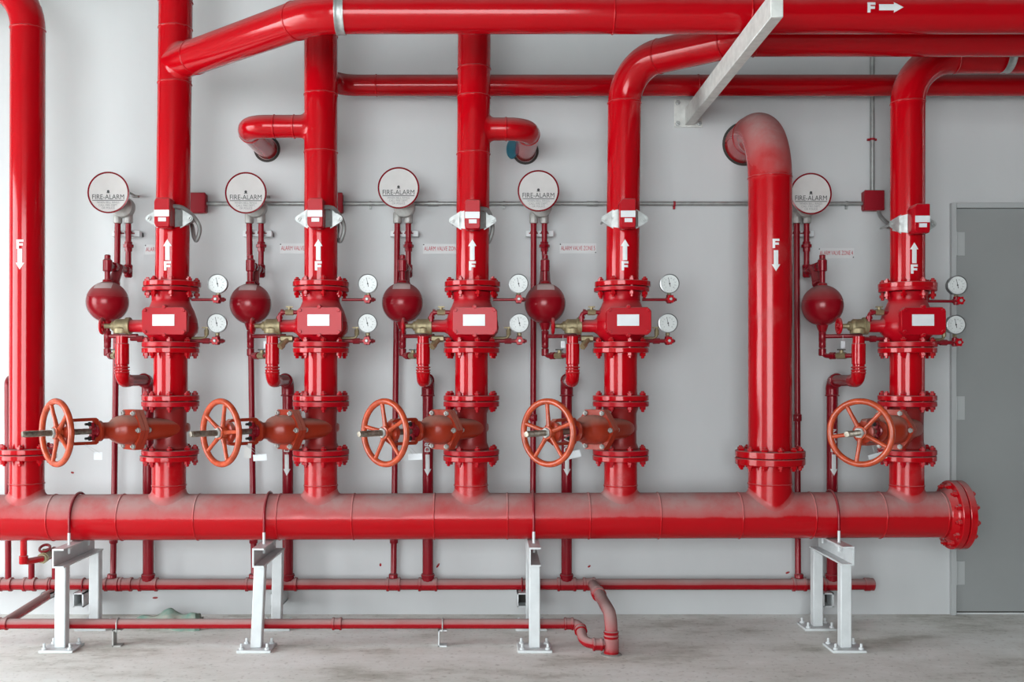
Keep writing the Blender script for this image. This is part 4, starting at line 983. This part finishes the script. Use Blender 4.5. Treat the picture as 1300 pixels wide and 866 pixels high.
# floor clips
for k, px in enumerate((150, 562)):
    x = PXX(px, YL); t = thing('floor_clip', ['small steel floor clip under the low pipe at the left', 'small white floor clip under the low pipe near the middle'][k], 'clip', (x, YL, 0), group='floor clips')
    zc = ZL - rl - .001; w = .042
    wpart('channel', MB().box((x - w / 2 + .003, YL, zc / 2), (.006, .05, zc)).box((x, YL, .003), (w, .05, .006)).box((x, YL, zc - .003), (w, .05, .006)), ('cast_grey', 'white')[k], t)
    wpart('u_clip', MB().sweep([(x, YL - rl - .003, zc - .01)] + [(x, YL - (rl + .003) * math.cos(R(a)), ZL + (rl + .003) * math.sin(R(a))) for a in range(0, 181, 15)] + [(x, YL + rl + .003, zc - .01)], .003, 8), 'steel', t)
# far left trim under the header: drop, brass cock, return to the drain main
xa, xb2, xc_ = PXX(30), P(40, 715, 5.6).x, P(70, 715, 5.6).x
t = thing('header_drain_trim', 'small red pipes and brass cock under the header at far left', 'pipe', (xa, YR, PZ(714)))
za = PZ(714)
wpart('pipe', MB().pipe([(xa, YR, hz(xa) - HR + .01), (xa, YR, za), (xa + .05, YR + .10, za)], .0165, .03, 16), 'red', t)
wpart('elbow', MB().lathe([(.02, -.02), (.022, -.016), (.022, .02), (.02, .022)], T(xa, YR, za + .012), 16), 'red', t)
q0 = Vector((xa + .05, YR + .10, za)); q1 = Vector((xc_, 5.6, PZ(697, 5.6))); d = (q1 - q0)
wpart('brass_cock', MB().cyl(q0, q0 + d * .42, .024, 10).cyl(q0 + d * .05, q0 + d * .13, .029, 8).cyl(q0 + d * .2, q0 + d * .2 + Vector((0, 0, .04)), .012, 10), 'brass', t)
hw = wpart('handwheel', MB().torus(.026, .007, T(q0 + d * .2 + Vector((0, 0, .044)), ) @ Matrix.Rotation(R(35), 4, 'X'), 24, 8), 'trim', t)
wpart('cross_pipe', MB().pipe([q0 + d * .40, q1, (xc_, 5.6, ZD)], .0175, .03, 16), 'trim', t)
wpart('collar', MB().cyl(q0 + d * .42, q0 + d * .55, .03, 12), 'trim', t)
wpart('stub', MB().cyl((xb2, 5.6, ZD), (xb2, 5.6, ZD + .13), .016, 16), 'trim', t)
a = P(9.5, 480, YP); e = Vector((P(10.5, 742, 5.6).x, 5.6, ZD))
o = ob('gong_drain_pipe', MB().pipe([a - e + Vector((0, YW - YP, 0)), a - e, (0, 0, .02)], .0165, .04, 16).mesh('gong_drain_pipe'), 'trim', None, e); tag(o, 'thin straight red pipe just behind the far left standpipe', 'pipe', 'gong drain pipes')

# ------------------------------------------------------------------ beam carrying the top pipes, pipe clamps
bx = P(875, 145, YW).x; z1 = H + 1.485; z0 = H + 1.387; y0, y1 = 3.98, YW - .012
t = thing('support_beam', 'white steel tube beam cantilevered from the wall under the top pipes', 'beam', (bx, YW, z0))
wpart('tube', MB().box((bx, (y0 + y1) / 2, (z0 + z1) / 2), (.05, y1 - y0, z1 - z0)), 'beam', t, bevel=.003)
pc = P(873.5, 144.5, YW)
pl = wpart('wall_plate', MB().box((pc.x, YW - .006, pc.z), (.158, .012, .155)), 'beam', t, bevel=.002)
for a in (-1, 1):
    for b_ in (-1, 1): wpart('anchor_bolt', MB().lathe([(.014, 0), (.014, .012), (.007, .013), (.007, .028)], T(pc.x + a * .06, YW - .012, pc.z + b_ * .058) @ Matrix.Rotation(R(90), 4, 'X'), 6), 'steel', t)
for k, (px, Y, z, r_) in enumerate(((432.5, 4.48, ZT, PR), (1277, YR - .03, ZT + .035, PR))):
    x = PXX(px, Y)
    t = thing('pipe_hanger', ['grey steel hanger band round the top pipe above the second riser', 'grey steel hanger band round the top pipe at the right edge'][k], 'hanger', (x, Y, z - r_), group='pipe hangers')
    m4 = T(x, Y, z) @ Matrix.Rotation(R(90), 4, 'Y')
    wpart('band', MB().lathe([(r_ + .001, -.02), (r_ + .005, -.02), (r_ + .005, -.012), (r_ + .003, -.009), (r_ + .003, .009), (r_ + .005, .012), (r_ + .005, .02), (r_ + .001, .02)], m4, 48, cap=False), 'steel', t)
    wpart('rod', MB().cyl((x, Y, z + r_ + .002), (x, Y, 4.2), .007, 10), 'steel', t)

# ------------------------------------------------------------------ conduits and junction boxes on the wall
YC = YW - .02; zc = PZ(258.5, YC)
def jbox(px, py, label):
    c = P(px, py, YW - .05); t = thing('junction_box', label, 'box', (c.x, YW, c.z), group='junction boxes')
    wpart('box', MB().box((c.x, YW - .026, c.z), (.108, .052, .108)), 'box', t, bevel=.006)
    wpart('lid', MB().box((c.x, YW - .056, c.z), (.112, .010, .112)), 'box', t, bevel=.004)
    for a in (-1, 1):
        for b_ in (-1, 1): wpart('screw', MB().lathe([(.0045, 0), (.004, .002)], T(c.x + a * .046, YW - .061, c.z + b_ * .046) @ Matrix.Rotation(R(90), 4, 'X'), 8), 'box', t)
    return c
j1 = jbox(248.5, 257.5, 'dark red junction box peeking out right of the leftmost riser')
j2 = jbox(422.5, 257.5, 'dark red junction box almost hidden behind the second riser')
j5 = jbox(1109.5, 254.5, 'dark red junction box where the vertical conduit ends')
def conduit(label, pts, r_, name='conduit', mat='conduit', bend=.05):
    t = thing(name, label, 'conduit', pts[0]); wpart('tube', MB().pipe(pts, r_, bend, 12), mat, t); return t
t = conduit('long thin grey conduit running level along the wall', [(j1.x + .05, YC, zc), (j5.x - .05, YC, zc)], .0115)
for px in (300, 470, 640, 856, 1075):
    x = P(px, 258, YC).x; wpart('clip', MB().cyl((x - .006, YC, zc), (x + .006, YC, zc), .0145, 12).box((x, YC + .008, zc - .02), (.012, .012, .02)), 'box' if px == 856 else 'conduit', t)
for px in (243 + 300, 745): wpart('coupling', MB().cyl((P(px, 258, YC).x, YC, zc), (P(px, 258, YC).x + .06, YC, zc), .0145, 12), 'conduit', t)
xv5 = P(1107.5, 0, YC).x
t = conduit('thin grey conduit climbing the wall above the right junction box', [(xv5, YC, j5.z + .05), (xv5, YC, 4.2)], .0125)
wpart('clip', MB().cyl((xv5, YC, PZ(177, YC) - .006), (xv5, YC, PZ(177, YC) + .006), .0155, 12).box((xv5, YC + .008, PZ(177, YC)), (.052, .012, .012)), 'box', t)
# flexible tails to the switches
def tail(pts, label):
    pts = [Vector(p) for p in pts]; out = []
    n = len(pts)
    for i in range(n - 1):
        p0, p1, p2, p3 = pts[max(i - 1, 0)], pts[i], pts[i + 1], pts[min(i + 2, n - 1)]
        for k in range(8):
            u = k / 8; out.append(.5 * ((2 * p1) + (p2 - p0) * u + (2 * p0 - 5 * p1 + 4 * p2 - p3) * u * u + (3 * p1 - p0 - 3 * p2 + p3) * u ** 3))
    out.append(pts[-1]); t = thing('flexible_conduit', label, 'conduit', out[0], group='flexible conduits')
    wpart('hose', MB().sweep(out, .0105, 12), 'conduit', t)
for i, lab in ((0, 'grey flexible conduit looping beside the leftmost riser'), (1, 'grey flexible conduit looping beside the second riser'), (2, 'grey flexible conduit looping beside the middle riser')):
    bx0 = [206, 403, 597.5][i]; rr = PXX(ZONES[i]['rb']); by0 = [258, 259, 261][i]; dx = [0, -.02, -.035][i]
    xr0 = rr + .085
    tail([(P(bx0, by0, YR - .13).x + .03, YR - .13, PZ(by0 + 4, YR - .13)), (rr + .075, YR - .085, PZ(by0 + 9)), (rr + .118 + dx * .6, YR - .02, PZ(by0 + 19)), (rr + .136 + dx, YR + .01, PZ(by0 + 32)), (rr + .115 + dx, YR + .03, PZ(by0 + 46)), (rr + .094 + dx, YR + .05, PZ(by0 + 40)), (rr + .072, YR + .09, PZ(by0 + 24)), (rr + .03, YR + .115, PZ(by0 + 10))], lab)
tail([(j5.x + .03, YW - .04, j5.z - .05), (j5.x + .035, YW - .06, j5.z - .09), (j5.x + .07, YW - .12, j5.z - .15), (j5.x + .13, YW - .24, j5.z - .2), (PXX(1150), YR + .09, PZ(300))], 'grey flexible conduit from the right junction box to the rightmost riser')

# ------------------------------------------------------------------ crumpled green cloth on the floor
rnd = random.Random(3); mb = MB(); n = 40; m_ = 12; vv = []; ff = []
p0, p1 = P(160, 790, 5.42), P(262, 786, 5.5)
for k in range(n + 1):
    u = k / n; c = Vector((p0.x + (p1.x - p0.x) * u, 5.44 + .04 * math.sin(u * 5), 0)); ww = .02 + .06 * min(1, u * 2.2) * (1 - .25 * u); hh = .02 + .07 * min(1, u * 2.2) * (.82 + .18 * math.cos((u - .55) * 15))
    if u > .96: hh *= .7; ww *= .8
    for j in range(m_ + 1):
        a = math.pi * j / m_; q = 1 + .09 * math.sin(4 * a + 11 * u) + .06 * math.sin(19 * u + 3 * a)
        vv.append((c.x + .006 * math.sin(9 * a + 20 * u), c.y - math.cos(a) * ww * q, max(0, math.sin(a) * hh * q)))
for k in range(n):
    for j in range(m_): a = k * (m_ + 1) + j; ff.append((a, a + m_ + 1, a + m_ + 2, a + 1))
ff += [tuple(range(m_ + 1)), tuple(n * (m_ + 1) + j for j in range(m_ + 1))] + [tuple([k * (m_ + 1) for k in range(n + 1)] + [k * (m_ + 1) + m_ for k in range(n, -1, -1)])]
o = ob('crumpled_cloth', mb.put(vv, ff).mesh('crumpled_cloth', smooth=50), 'green'); tag(o, 'crumpled greenish cloth lying on the floor by the wall', 'cloth')
